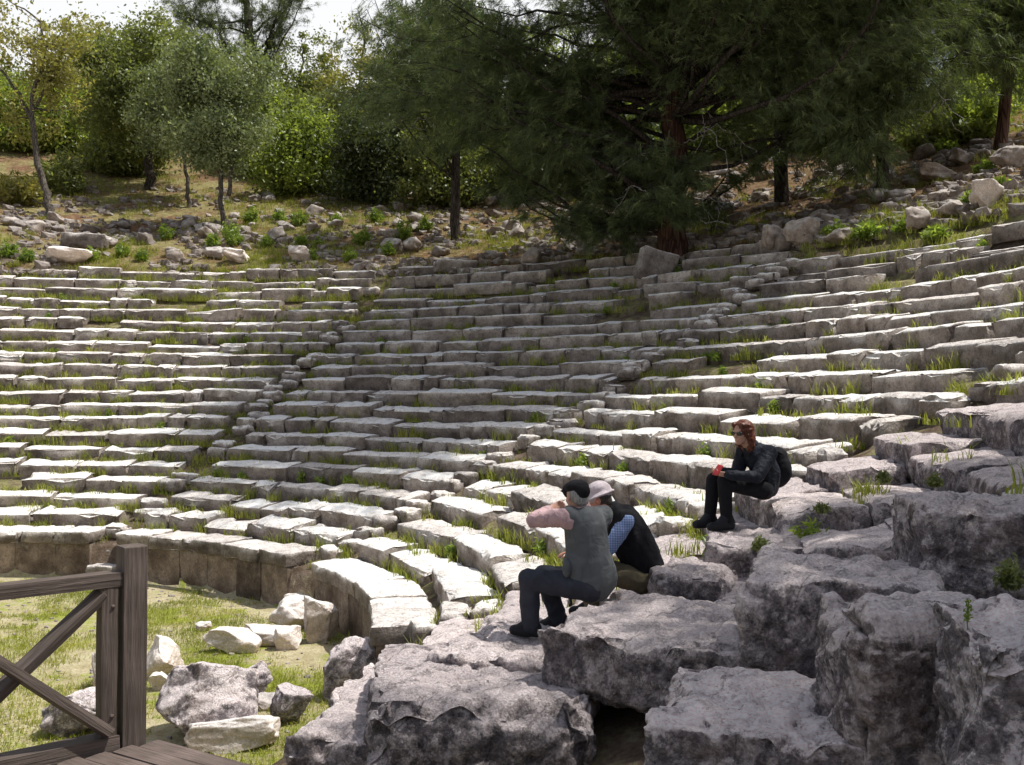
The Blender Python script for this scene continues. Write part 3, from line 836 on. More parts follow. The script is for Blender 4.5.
def pine_tree(name, label, base, trunkpath, r0, boughs, tufts, nper, length, width, lmat, bmat, seed, group='trees on the slope above the seats', r1=.12, dead=0, sag_=.18, spread=.6):
    """boughs: list of (start height fraction along the trunk, end point, foliage thickness)"""
    rs = np.random.RandomState(seed)
    root = empty(name, base); tag(root, label, 'tree', group)
    B = np.array(base)
    mb = MB(); tp = np.array(trunkpath, float)
    t = np.linspace(0, len(tp) - 1, 5 * (len(tp) - 1) + 1)
    path = np.stack([np.interp(t, np.arange(len(tp)), tp[:, k]) for k in range(3)], 1)
    path[1:-1] += rs.normal(size=(len(path) - 2, 3)) * r0 * .12
    path = np.vstack([path[:1] - np.array([0, 0, .4]), path])
    rr = np.interp(np.linspace(0, 1, len(path)), [0, .05, .15, 1], [r0 * 1.35, r0 * 1.08, r0 * .95, r1])
    V, Q, T = tube(path, rr, 14, jit=.14, seed=seed); mb.add(V, Q, T)
    TC = []; TD = []; mb3 = MB()
    for k, (h, e, th) in enumerate(boughs):
        j = h * (len(path) - 1); p = path[int(j)]
        e = np.array(e, float); L = np.linalg.norm(e - p)
        bp = bent(p, e, rs, 9, .2, sag_ * rs.uniform(-.2, 1))
        limb(mb3, bp, max(.03, min(r0 * .26, .012 * L + .01)), .012, 6, k)
        m = int(3 + L * 2.2)
        for q in range(m):     # side twigs, each ending in a spray of tufts
            f = rs.uniform(.28, 1.02); s = bp[0] + 0
            s = np.array([np.interp(min(f, 1), np.linspace(0, 1, 9), bp[:, c]) for c in range(3)])
            ax = (e - p) / L
            d = rs.normal(size=3); d -= (d @ ax) * ax * .4; d[2] = d[2] * .45 - .12; d /= np.linalg.norm(d)
            d = d + ax * .5; ln = th * rs.uniform(.5, 1.25)
            tw = bent(s, s + d * ln, rs, 5, .2, .08)
            limb(mb3, tw, .014, .005, 4, q)
            nt_ = tufts
            ff = rs.uniform(.2, 1.05, nt_)
            for f2 in ff:
                c = np.array([np.interp(min(f2, 1), np.linspace(0, 1, 5), tw[:, cc]) for cc in range(3)])
                TC.append(c + rs.normal(size=3) * .10 * th); dd = d + rs.normal(size=3) * .55; dd[2] -= .1
                TD.append(dd / np.linalg.norm(dd))
    obj('trunk', mb.mesh('trunk', bmat), root)
    obj('branches', mb3.mesh('branches', BARK_D), root)
    TC = np.array(TC); TD = np.array(TD)
    V, T = needle_tris(TC, TD, nper, length, width, rs, spread)
    obj('crown', mesh_np('crown', V, T, lmat, smooth=False), root)
    if dead:
        for k in range(dead):
            mb2 = MB()
            p = path[int(len(path) * rs.uniform(.22, .5))]
            a = rs.uniform(0, 6.28); L = rs.uniform(1.2, 3.2)
            e = p + np.array([math.cos(a) * L, -abs(math.sin(a)) * L * .7 - .3, rs.uniform(-1.4, .3)])
            bp = bent(p, e, rs, 9, .5, -.05); limb(mb2, bp, .030, .009, 5, k)
            for q in range(5):
                s = bp[rs.randint(3, 9)]; limb(mb2, bent(s, s + rs.normal(size=3) * np.array([.5, .4, .5]) - np.array([0, 0, .3]), rs, 6, .5), .016, .005, 4, q)
            obj('dead_branch', mb2.mesh('dead_branch', TWIG), root)
    for ch in root.children: ch.location = (-B[0], -B[1], -B[2])
    return root

def gnd(xp, Y):
    x = (xp - 512) * Y / F; return np.array([x, Y, ground_z(x, Y)])
def P_(x, y, Y): return np.array(at(x, y, Y))
def lobe(x, y, Y, w, h, d=None):
    """crown lobe centred on the line through pixel x,y at distance Y; half sizes in pixels"""
    s = Y / F; return (P_(x, y, Y), (w * s, (d or w) * s, h * s))
def find_Y(xp, yp, lo=27, hi=75):
    """distance at which the line through a pixel meets the ground"""
    Y = lo
    while Y < hi:
        p = at(xp, yp, Y)
        if p.z <= ground_z(p.x, p.y): return Y
        Y += .25
    return hi

# left part of the slope
def T(xp, yp, lo=30):
    Y = find_Y(xp, yp, lo); return Y, gnd(xp, Y)
Y, b = T(48, 217)
broad_tree('slender_tree', 'slender reddish trunked tree with sparse brownish leaves at the left edge', b,
           [b, P_(42, 185, Y), P_(30, 140, Y), P_(30, 95, Y), P_(42, 55, Y), P_(36, 20, Y)], .16,
           [lobe(15, 40, Y, 50, 45), lobe(50, 70, Y, 40, 42), lobe(25, 110, Y, 42, 28), lobe(60, 20, Y, 30, 25)], 150, 90, .09, .42, LEAF_BROWN, BARK, 1,
           stems=[(P_(30, 120, Y), P_(-8, 60, Y), (.10,)), (P_(33, 105, Y), P_(62, 45, Y), (.07,)), (P_(50, 205, Y), P_(30, 200, Y), (.06,))])
Y, b = T(148, 189)
broad_tree('dark_trunked_tree', 'spreading olive brown tree with a straight dark trunk on the left slope', b,
           [b, P_(147, 165, Y), P_(149, 130, Y), P_(140, 80, Y), P_(135, 40, Y)], .26,
           [lobe(135, 75, Y, 62, 58), lobe(110, 110, Y, 42, 38), lobe(155, 45, Y, 42, 36), lobe(95, 50, Y, 30, 32), lobe(165, 105, Y, 40, 42)], 300, 110, .105, .5, LEAF_MID, BARK_D, 2)
Y, b = T(187, 208)
broad_tree('olive_tree', 'grey green olive tree on a thin crooked trunk, left of its twin', b,
           [b, P_(186, 185, Y), P_(181, 155, Y), P_(178, 110, Y), P_(185, 75, Y)], .10,
           [lobe(165, 100, Y, 45, 48), lobe(190, 80, Y, 45, 40), lobe(150, 125, Y, 28, 26)], 260, 130, .08, .36, LEAF_OLIVE, BARK, 3,
           stems=[(P_(188, 207, Y), P_(184, 178, Y), (.06,))])
Y, b = T(223, 228)
broad_tree('olive_tree', 'full grey green olive tree on two pale leaning stems, right of its twin', b,
           [b, P_(219, 200, Y), P_(218, 165, Y), P_(212, 120, Y), P_(216, 75, Y)], .12,
           [lobe(205, 110, Y, 52, 55), lobe(225, 75, Y, 48, 42), lobe(190, 85, Y, 40, 42), lobe(228, 130, Y, 34, 38), lobe(208, 150, Y, 30, 20)], 440, 130, .08, .38, LEAF_OLIVE, BARK, 4,
           stems=[(P_(227, 195, Y), P_(238, 140, Y), (.10,)), (P_(219, 232, Y), P_(213, 218, Y), (.05,))])
# further trees that close the view; crown pixels tell where, distances where they stand
BG = [  # kind, label, x, Y, top y, half width px, material, trunk
 ('young_tree', 'bright green bushy tree at the left edge behind the slender tree', 14, 56, 62, 48, LEAF_BRIGHT, 11),
 ('young_tree', 'yellow green tree between the slender tree and the dark trunked tree', 72, 58, 70, 44, LEAF_BRIGHT, 12),
 ('tall_tree', 'airy brown leaved tree reaching the sky near the upper left corner', 95, 62, 12, 48, LEAF_BROWN, 13),
 ('tall_tree', 'grey green tall tree behind the dark trunked tree', 168, 64, 18, 46, LEAF_MID, 14),
 ('tall_tree', 'blue green feathery tree standing clear against the sky', 300, 66, 22, 40, LEAF_MID, 15),
 ('young_tree', 'light green leafy tree behind the right of the full olive tree', 268, 56, 78, 40, LEAF_BRIGHT, 16),
 ('tall_tree', 'golden olive tree left of the dark pine boughs', 360, 55, 4, 46, LEAF_BROWN, 17),
 ('young_tree', 'green bush tree under the golden olive tree', 318, 54, 72, 42, LEAF_MID, 18),
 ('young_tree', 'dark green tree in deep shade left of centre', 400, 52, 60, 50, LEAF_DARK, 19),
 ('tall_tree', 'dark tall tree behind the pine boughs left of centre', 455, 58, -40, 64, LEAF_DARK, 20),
 ('tall_tree', 'mid green tree glimpsed through the pine boughs', 560, 56, 10, 66, LEAF_BRIGHT, 21),
 ('young_tree', 'bright leafy bush lit behind the big red trunk', 722, 50, 62, 46, LEAF_BRIGHT, 22),
 ('tall_tree', 'mid green tree behind the big red trunk', 640, 60, -10, 64, LEAF_BRIGHT, 23),
 ('tall_tree', 'dark tree behind the gap right of the big red trunk', 740, 62, -20, 70, LEAF_BRIGHT, 24),
 ('tall_tree', 'dark green tree behind the right hand pines', 840, 56, -40, 70, LEAF_DARK, 25),
 ('young_tree', 'yellow green bush tree on the right slope', 960, 42, 78, 52, LEAF_BRIGHT, 26),
 ('young_tree', 'dark leafy bush tree right of the thin dark trunk', 925, 40, 92, 40, LEAF_DARK, 27),
 ('tall_tree', 'green tree behind the red trunk at the right edge', 1010, 50, 10, 60, LEAF_MID, 28),
 ('young_tree', 'bright green tree beyond the right edge of the slope', 1060, 44, 60, 50, LEAF_BRIGHT, 29),
 ('young_tree', 'deep green thicket tree right of centre in the shade', 500, 50, 95, 52, LEAF_MID, 30),
 ('young_tree', 'shaded green thicket tree close to the big red trunk', 600, 48, 90, 52, LEAF_DARK, 31),
 ('young_tree', 'shaded thicket tree between the two dark pine trunks', 825, 46, 70, 46, LEAF_MID, 32),
 ('young_tree', 'green shrubby tree behind the left of the two olive trees', 128, 54, 88, 46, LEAF_MID, 61),
 ('young_tree', 'low leafy tree closing the gap right of the full olive tree', 300, 50, 100, 44, LEAF_BRIGHT, 62),
 ('young_tree', 'shaded leafy tree at the dark edge left of the pine boughs', 372, 48, 92, 44, LEAF_DARK, 63),
 ('young_tree', 'dusky leafy tree behind the forked dark trunk', 445, 47, 90, 50, LEAF_MID, 64),
 ('young_tree', 'shadowy leafy tree behind the low pine boughs', 548, 47, 96, 48, LEAF_DARK, 65),
 ('young_tree', 'bright low tree left of the big red trunk', 655, 50, 88, 44, LEAF_BRIGHT, 66),
 ('young_tree', 'leafy tree behind the slim dark pine trunk', 785, 48, 78, 48, LEAF_MID, 67),
 ('young_tree', 'dense leafy tree at the far left edge', -10, 60, 60, 50, LEAF_MID, 68),
 ('tall_tree', 'tall dark tree beyond the left edge', -45, 58, 20, 56, LEAF_MID, 33),
]
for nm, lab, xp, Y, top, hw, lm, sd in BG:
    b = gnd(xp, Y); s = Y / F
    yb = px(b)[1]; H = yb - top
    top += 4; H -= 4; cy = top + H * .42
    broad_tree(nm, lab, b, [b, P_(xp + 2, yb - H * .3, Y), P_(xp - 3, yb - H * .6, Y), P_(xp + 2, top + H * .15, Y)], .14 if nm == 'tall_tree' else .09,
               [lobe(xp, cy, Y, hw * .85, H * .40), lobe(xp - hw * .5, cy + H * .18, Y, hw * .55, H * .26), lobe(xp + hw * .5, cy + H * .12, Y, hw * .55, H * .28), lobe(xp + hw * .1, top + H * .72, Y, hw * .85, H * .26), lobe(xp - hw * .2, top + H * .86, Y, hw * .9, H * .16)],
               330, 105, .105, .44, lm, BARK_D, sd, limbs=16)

# pines
def spray(cx, cy, Y, w, h, n, th, rs, hmin=.25, hmax=.95, dY=3.5):
    """bough ends spread over an elliptical region of the crown"""
    out = []
    for k in range(n):
        a = rs.uniform(0, 6.283); q = math.sqrt(rs.uniform(0, 1))
        yy = Y + rs.uniform(-dY, dY)
        p = P_(cx + w * q * math.cos(a), cy + h * q * math.sin(a), yy)
        out.append((rs.uniform(hmin, hmax), p, th * rs.uniform(.75, 1.25)))
    return out
rs = np.random.RandomState(5)
Y = 31.0; b = np.array([(672 - 512) * Y / F, Y, 0]); b[2] = ground_z(b[0], b[1])
top = b + np.array([.4, -.5, 16.5])
bo = []
bo += spray(520, 85, Y + 3.0, 100, 68, 28, 1.2, rs, .2, .55, 3)
bo += spray(430, 55, Y, 90, 65, 16, 1.2, rs, .25, .7, 4)
bo += spray(565, 172, Y + 1, 95, 28, 12, .95, rs, .15, .3, 1.5)
bo += spray(850, 40, Y, 75, 60, 12, 1.2, rs, .3, .7, 4)
bo += spray(662, 172, Y - 2.4, 38, 34, 8, .8, rs, .2, .35, .4)
bo += spray(640, -5, Y + 1.5, 110, 24, 9, 1.2, rs, .4, .7, 3)
bo += spray(740, 150, Y + 3.0, 50, 20, 3, .9, rs, .2, .35, 1.5)
# the part of the crown above the picture, whose shade falls on the seats
for k in range(285):
    a = rs.uniform(0, 6.283); q = math.sqrt(rs.uniform(.04, 1))
    h = rs.uniform(.45, 1.0)
    bo.append((min(.98, h), b + np.array([1.9 + math.cos(a) * 7.4 * q, -3.2 + math.sin(a) * 7.0 * q, 7.0 + 9.0 * h * (1 - .45 * q)]), 1.7))
pine_tree('big_pine', 'huge pine with a thick red brown trunk and low drooping dark boughs above the seats', b,
          [b, b + np.array([.03, 0, 2.0]), b + np.array([.0, -.1, 6.0]), b + np.array([.25, -.3, 11.0]), top], .47, bo, 13, 17, .30, .014, NEEDLE, BARK_RED, 41, spread=.34, dead=6)

def other_pine(label, xp, yp, Y, r0, regions, lm, bm, seed, lean=(0, 0), H=13, th=1.2, tufts=11, dead=2, name='pine_tree'):
    rs = np.random.RandomState(seed)
    b = gnd(xp, Y)
    bo = []
    for (cx, cy, w, h, n) in regions: bo += spray(cx, cy, Y, w, h, n, th, rs, .25, .95, 2.5)
    pine_tree(name, label, b, [b, b + np.array([lean[0] * .3, 0, H * .3]), b + np.array([lean[0] * .7, lean[1], H * .65]), b + np.array([lean[0], lean[1], H])], r0, bo, tufts, 14, .30, .015, lm, bm, seed, dead=dead)
other_pine('pine with a slim dark trunk right of the big red trunk', 781, 140, 36, .26, [(810, 40, 70, 50, 16), (830, -20, 110, 60, 20), (750, -25, 70, 40, 12)], NEEDLE, BARK_D, 51, dead=4)
other_pine('pine with drooping light tipped boughs over the right slope', 882, 172, 31, .19, [(870, 70, 80, 60, 26), (925, 40, 55, 55, 16), (830, 110, 60, 40, 13), (880, -20, 120, 50, 20), (845, 165, 50, 24, 7)], NEEDLE_L, BARK_D, 52, dead=4)
other_pine('leaning pine with a bare reddish trunk at the right edge', 1000, 128, 33, .20, [(1000, 30, 55, 45, 22), (960, 10, 60, 40, 16), (1040, 0, 60, 60, 14)], NEEDLE_L, BARK_RED, 53, lean=(1.6, 0), dead=0)
other_pine('pine with a forked dark trunk in the shade left of centre', 455, 180, 40, .2, [(430, 20, 70, 50, 22), (390, 60, 40, 40, 10), (480, 60, 70, 60, 16)], NEEDLE, BARK_D, 54)
other_pine('tall pine with a bare leaning trunk against the sky at the top left', 262, 170, 66, .42, [(215, -6, 60, 20, 16), (255, -25, 60, 20, 14), (268, 6, 20, 12, 4), (170, 2, 30, 10, 5)], NEEDLE, BARK, 55, lean=(-1.9, 0), H=15.5, th=1.1, dead=0)
# pine off the right edge that shades the foreground
rs = np.random.RandomState(77)
b = np.array([11.5, 5.5, 0]); b[2] = ground_z(11.5, 5.5)
bo = []
for k in range(85):
    a = rs.uniform(0, 6.283); q = math.sqrt(rs.uniform(.02, 1))
    h = rs.uniform(.5, 1)
    bo.append((min(.97, h), np.array([8.4, 4.2, 7.6]) + np.array([math.cos(a) * 5.2 * q, math.sin(a) * 5.4 * q, 4.5 * (h - .5) * (1.2 - q)]), 1.5))
pine_tree('shade_pine', 'pine beyond the right edge whose crown shades the foreground', b, [b, b + np.array([-.6, 0, 4.0]), b + np.array([-1.5, -.4, 8]), b + np.array([-2.2, -.8, 11])], .3, bo, 14, 16, .26, .016, NEEDLE, BARK_RED, 42)
# ------------------------------------------------------------------ grass, weeds, rubble
def blades(points, nper, hgt, spread, width, rs, lean=.55):
    """points (n,3); every tuft carries nper curved blades (two triangles + one)"""
    n = len(points)
    h = np.repeat(hgt if np.ndim(hgt) else np.full(n, hgt), nper)[:, None] * rs.uniform(.45, 1.2, (n * nper, 1))
    b = np.repeat(points, nper, 0) + np.c_[rs.normal(size=(n * nper, 2)) * spread, np.zeros(n * nper)]
    d = rs.normal(size=(n * nper, 3)); d[:, 2] = 0; d /= np.linalg.norm(d, axis=1, keepdims=True)
    s = np.cross(d, np.array([0, 0, 1.0]))
    m = b + d * h * lean * .25 + np.array([0, 0, 1]) * h * .6
    t = b + d * h * lean * rs.uniform(.4, 1.3, (n * nper, 1)) + np.array([0, 0, 1]) * h * .95
    w = width * rs.uniform(.6, 1.3, (n * nper, 1))
    V = np.empty((n * nper, 5, 3)); V[:, 0] = b - s * w / 2; V[:, 1] = b + s * w / 2; V[:, 2] = m + s * w * .4; V[:, 3] = m - s * w * .4; V[:, 4] = t
    k = np.arange(n * nper)[:, None] * 5
    return V.reshape(-1, 3), k + np.array([[0, 1, 2, 3]]), k + np.array([[3, 2, 4]])
rs = np.random.RandomState(31)
# seats: tufts at the foot of the risers and on the treads
pts = []; hs = []
for i in range(1, NROW + 2):
    r0_ = row_r(min(i, NROW)) + (0.766 if i > NROW else 0)
    n = int(430 * (r0_ / 14))
    for k in range(n):
        az = rs.uniform(-20, 124)
        f = n3(az * .22, i * 1.7, 4.4) + .5 * n3(az * .8, i * 2.2, 8.1)
        sec_bonus = .24 if az > 70 else .05 if az > 35 else -.05
        if f + sec_bonus < .08: continue
        foot = rs.rand() < .75
        dr, dz = sag(i, az)
        r_ = r0_ + dr - rs.uniform(.0, .16) if foot else r0_ + dr + rs.uniform(.3, .7)
        x, y = pol(r_, az)
        z = (row_z(max(0, min(i - 1, NROW))) - .03) if foot else row_z(min(i, NROW)) - .02
        pts.append((x, y, z - .03)); hs.append(rs.uniform(.12, .34) * (1.0 if foot else .6))
for s_ in STAIRS[:2]:
    for k in range(420):
        r_ = rs.uniform(9.2, 24); az = s_ + rs.normal() * .45 * 57.3 / r_
        if n3(r_ * .6, s_, 2.2) < (-.15 if s_ > 60 else .1): continue
        x, y = pol(r_, az); pts.append((x, y, ground_z(x, y) - .02)); hs.append(rs.uniform(.06, .2))
V, Q, T3 = blades(np.array(pts), 15, np.array(hs), .06, .014, rs)
tag(obj('seat_grass', mesh_np('seat_grass', V, [Q.astype(np.int32), T3.astype(np.int32)], GRASSM, smooth=False)), 'yellow green grass tufts growing in the joints of the seat rows', 'grass', kind='stuff')
# orchestra lawn
pts = []
for k in range(15000):
    a = rs.uniform(-60, 120); r_ = 8.85 * math.sqrt(rs.uniform(0, 1)); x, y = pol(r_, a)
    if y < 6: continue
    if n3(x * .55, y * .55, 3.3) + .4 * n3(x * 2.2, y * 2.2, 1.1) < -.02: continue
    pts.append((x, y, ground_z(x, y) - .01))
V, Q, T3 = blades(np.array(pts), 9, rs.uniform(.03, .12, len(pts)), .08, .010, rs, 1.0)
tag(obj('lawn_grass', mesh_np('lawn_grass', V, [Q.astype(np.int32), T3.astype(np.int32)], GRASSM, smooth=False)), 'patchy short green grass on the floor of the orchestra', 'grass', kind='stuff')
# slope above
pts = []; hs = []; dry = []
for k in range(30000):
    az = rs.uniform(-15, 118); r_ = RT - .5 + 24 * rs.uniform(0, 1) ** 1.5
    x, y = pol(r_, az)
    f = n3(x * .3, y * .3, 7.7) + .5 * n3(x * 1.1, y * 1.1, 2.6)
    if f < (.02 if az > 62 else .22): 
        if rs.rand() < .22: dry.append((x, y, ground_z(x, y) - .02))
        continue
    pts.append((x, y, ground_z(x, y) - .02)); hs.append(rs.uniform(.08, .30))
V, Q, T3 = blades(np.array(pts), 12, np.array(hs), .09, .016, rs)
tag(obj('slope_grass', mesh_np('slope_grass', V, [Q.astype(np.int32), T3.astype(np.int32)], GRASSM, smooth=False)), 'green grass patches on the slope above the seats', 'grass', kind='stuff')
V, Q, T3 = blades(np.array(dry), 12, .16, .1, .014, rs, 1.1)
tag(obj('dry_grass', mesh_np('dry_grass', V, [Q.astype(np.int32), T3.astype(np.int32)], DRYM, smooth=False)), 'dry straw coloured grass scattered over the slope', 'grass', kind='stuff')

def weed(name, label, p, r, h, n, leaf, m, seed, group=None, cat='weed', per=26):
    rs = np.random.RandomState(seed)
    C = []
    for k in range(n):
        a = rs.uniform(0, 6.28); q = math.sqrt(rs.uniform(0, 1))
        top = np.array([math.cos(a) * r * q, math.sin(a) * r * q, h * (1 - .5 * q * q) * rs.uniform(.25, 1.15)])
        f = rs.uniform(.1, 1, per)[:, None]
        C.append(top * np.c_[f, f, f] * np.array([1, 1, 1]) + rs.normal(size=(per, 3)) * leaf * .9)
    C = np.concatenate(C); C[:, 2] = np.maximum(C[:, 2], .01)
    V, Q = leaf_quads(C, leaf, rs, 3.6)
    o = obj(name, mesh_np(name, V, Q, m, smooth=False), None, tuple(p))
    return tag(o, label, cat, group)
WEEDS = [(230, 241, 15), (250, 224, 13), (278, 223, 11), (298, 226, 14), (232, 246, 15), (212, 250, 12), (360, 246, 16), (300, 248, 10), (318, 250, 9), (402, 240, 17), (335, 226, 9),
         (375, 222, 11), (424, 232, 12), (265, 248, 9), (8, 258, 14), (25, 262, 10), (90, 262, 12), (120, 259, 10), (140, 262, 9), (165, 240, 13), (350, 262, 10), (388, 256, 10), (310, 262, 9)]
for k, (xp, yp, s) in enumerate(WEEDS):
    Y = find_Y(xp, yp, 30); p = gnd(xp, Y)
    weed('weed_clump', 'bright green weed clump on the stony slope just above the left seats', p, s * Y / F * .7, s * Y / F * 1.3, 34, .05, WEEDM, 100 + k, 'green weed clumps above the left seats')
for k, (xp, yp, s) in enumerate([(870, 238, 20), (905, 235, 14), (935, 242, 12), (1000, 190, 14), (975, 205, 13), (945, 150, 14), (835, 238, 14), (985, 172, 12)]):
    Y = find_Y(xp, yp, 20); p = gnd(xp, Y)
    weed('weed_clump', 'green weed clump among the stones above the right seats', p, s * Y / F * 1.0, s * Y / F * .8, 30, .06, WEEDM, 140 + k, 'green weed clumps above the right seats')
# weeds at individual places on the rows
def on_row(i, az, front=True):
    dr, dz = sag(i, az); x, y = pol(row_r(i) + dr - .06, az); return np.array([x, y, row_z(i - 1) - .04])
for k in range(46):
    i = rs.randint(1, 20); az = [rs.uniform(78, 105), rs.uniform(42, 74), rs.uniform(5, 37), rs.uniform(-14, 37)][k % 4]
    p = on_row(i, az)
    weed('weed_clump', 'small leafy weed growing at the foot of a seat block', p, .12, rs.uniform(.18, .36), 12, .032, WEEDM, 200 + k, 'leafy weeds on the seat rows', per=16)
for k, (xp, yp, Y, s) in enumerate([(822, 512, 8.6, 7), (884, 482, 9.0, 8), (760, 550, 8.4, 8), (935, 486, 8.3, 8)]):
    p = at(xp, yp, Y); weed('weed_clump', 'dark green weed in the shaded gap between the big blocks right of the woman', (p.x, p.y, p.z), s * Y / F, s * Y / F * 1.5, 20, .015, LEAF_MID, 260 + k, 'weeds in the shaded gaps on the right')
p = at(1012, 570, 5.35); weed('weed_clump', 'leafy green plant hanging beside the dark squarish block at the right edge', (p.x, p.y, p.z - .10), .08, .17, 22, .014, LEAF_MID, 280)
# little sprout on the corner block
mb = MB(); p = Vector((1.76, 3.86, -.875))
rs2 = np.random.RandomState(3); V, Q, T = tube(bent((0, 0, -.02), (.004, 0, .09), rs2, 5, .1), [.0025] * 5, 5); mb.add(V, Q, T)
C = np.array([[rs2.normal() * .006, rs2.normal() * .006, z] for z in np.linspace(.015, .095, 46)]); V, Q = leaf_quads(C, .011, rs2, 1.8); mb.add(V, Q)
tag(mb.build('sprout', WEEDM, None, False, p), 'tiny yellow green sprout on top of the corner block', 'sprout')

# rubble on the slope above the seats
rsr = np.random.RandomState(91)
def rubble(label, group, n, region, smin, smax, m=RUBB, lo=26):
    for k in range(n):
        xp, yp = region()
        Y = find_Y(xp, yp, lo); p = gnd(xp, Y)
        s = smin + (smax - smin) * rsr.rand() ** 2.2
        stone('rubble_stone', label, p[0], p[1], p[2], s * .5 * rsr.uniform(.8, 1.3), s * .5 * rsr.uniform(.7, 1.1), s * .5 * rsr.uniform(.5, .85), rsr.rand() * 90,
              (rsr.uniform(-.3, .3), rsr.uniform(-.3, .3), rsr.uniform(0, 3)), m, 7, .2, .33, group, 'stone', .25)
def band(x0, x1, f0, f1):
    def g():
        x = rsr.uniform(x0, x1); t = (x - x0) / (x1 - x0)
        a = f0[0] + (f0[1] - f0[0]) * t; b = f1[0] + (f1[1] - f1[0]) * t
        return x, rsr.uniform(a, b)
    return g
rubble('pale loose stone in the rubble strewn below the olive trees', 'rubble below the olive trees', 78, band(195, 430, (205, 175), (262, 250)), .22, .95)
rubble('loose stone lying along the left end of the topmost row', 'rubble above the left seats', 40, band(0, 210, (218, 212), (262, 262)), .22, .9)
rubble('dark loose stone in the shade left of the big red trunk', 'rubble left of the big pine', 58, band(380, 660, (190, 215), (262, 262)), .25, 1.0)
rubble('loose stone on the reddish slope right of the big red trunk', 'rubble right of the big pine', 84, band(690, 890, (165, 150), (262, 235)), .25, .95, lo=22)
rubble('sunlit loose stone near the top of the right hand slope', 'rubble on the upper right slope', 40, band(880, 1024, (165, 130), (235, 215)), .25, .9, lo=18)
SP = [  # named larger stones: label, px, py(base), width px, height px, rz
 ('long squared block lying on the slope at the left above the seats', 85, 249, 44, 13, 0, 'block'),
 ('white rounded boulder in the grass at the left above the seats', 68, 262, 44, 14, .1, 'boulder'),
 ('bright white stone among weeds below the full olive tree', 237, 262, 30, 12, .2, 'boulder'),
 ('low white stone right of the bright white stone below the olive tree', 215, 260, 20, 11, -.1, 'boulder'),
 ('angular white stone at the edge of the shade above the seats', 300, 262, 28, 15, .5, 'boulder'),
 ('tilted slab resting against the foot of the big red trunk', 651, 282, 38, 30, .2, 'block'),
 ('flat grey block lying left of the big red trunk above the seats', 455, 272, 44, 12, 0, 'block'),
 ('tilted pale stone right of the big red trunk', 770, 256, 26, 22, .6, 'boulder'),
 ('rounded boulder leaning on another right of the big red trunk', 800, 250, 34, 25, .3, 'boulder'),
 ('large bright boulder on the upper right slope', 985, 214, 36, 24, .2, 'boulder'),
 ('white boulder above the right seats beside the weeds', 920, 234, 34, 20, .4, 'boulder'),
 ('squarish pinkish stone near the top of the right slope', 960, 165, 26, 14, .1, 'boulder'),
 ('two toned long boulder at the right edge of the slope', 1008, 168, 34, 22, -.3, 'boulder'),
 ('grey flat stone in the middle of the right slope', 935, 182, 40, 14, .2, 'boulder'),
]
for k, (lab, xp, yp, wp, hp, rz, typ) in enumerate(SP):
    Y = find_Y(xp, yp, 18); p = gnd(xp, Y); s = Y / F
    if typ == 'block':
        P, Q = rounded(wp * s, wp * s * .5, hp * s * 1.15, (14, 8, 6), .05, .04, 2.4, 60 + k, chip=.15)
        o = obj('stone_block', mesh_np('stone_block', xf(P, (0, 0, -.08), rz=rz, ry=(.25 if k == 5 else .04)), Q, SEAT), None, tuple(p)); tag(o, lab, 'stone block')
    else:
        stone('boulder', lab, p[0], p[1], p[2], wp * s / 2, wp * s * .36, hp * s * .62, 70 + k, (.1, .1, rz), PALE if k < 5 or k == 9 else RUBB, 14, .2, .33)
# gravel: far too many pieces to count
mb = MB(); A, Qb = boulder(1, 1, 1, 2, .25, 1.5, 5.0, .3)
A2, Qb2 = boulder(1, 1, 1, 2, .3, 1.9, 9.0, .3)
for k in range(13500):
    q = rsr.rand()
    if q < .08:
        r_ = 8.8 * math.sqrt(rsr.rand()); az = rsr.uniform(-50, 110); s = rsr.uniform(.015, .05)
        x, y = pol(r_, az)
        if n3(x * .5, y * .5, 11.) < -.05 and r_ < 8: continue
    else:
        r_ = RT - .5 + 15 * rsr.rand() ** 1.7; az = rsr.uniform(-18, 110); s = .05 + .24 * rsr.rand() ** 2.2; x, y = pol(r_, az)
        if n3(x * .3, y * .3, 13.) + .5 * n3(x * .9, y * .9, 3.) < (-.2 if az < 68 else -.1): continue
    M_ = xf((A if k % 2 else A2) * np.array([1, rsr.uniform(.6, 1), rsr.uniform(.4, .8)]) * s, (x, y, ground_z(x, y)), rz=rsr.uniform(0, 6))
    mb.add(M_, Qb)
tag(mb.build('gravel', RUBB, smooth=False), 'small pebbles and stone chips scattered over earth and slope', 'gravel', kind='stuff')
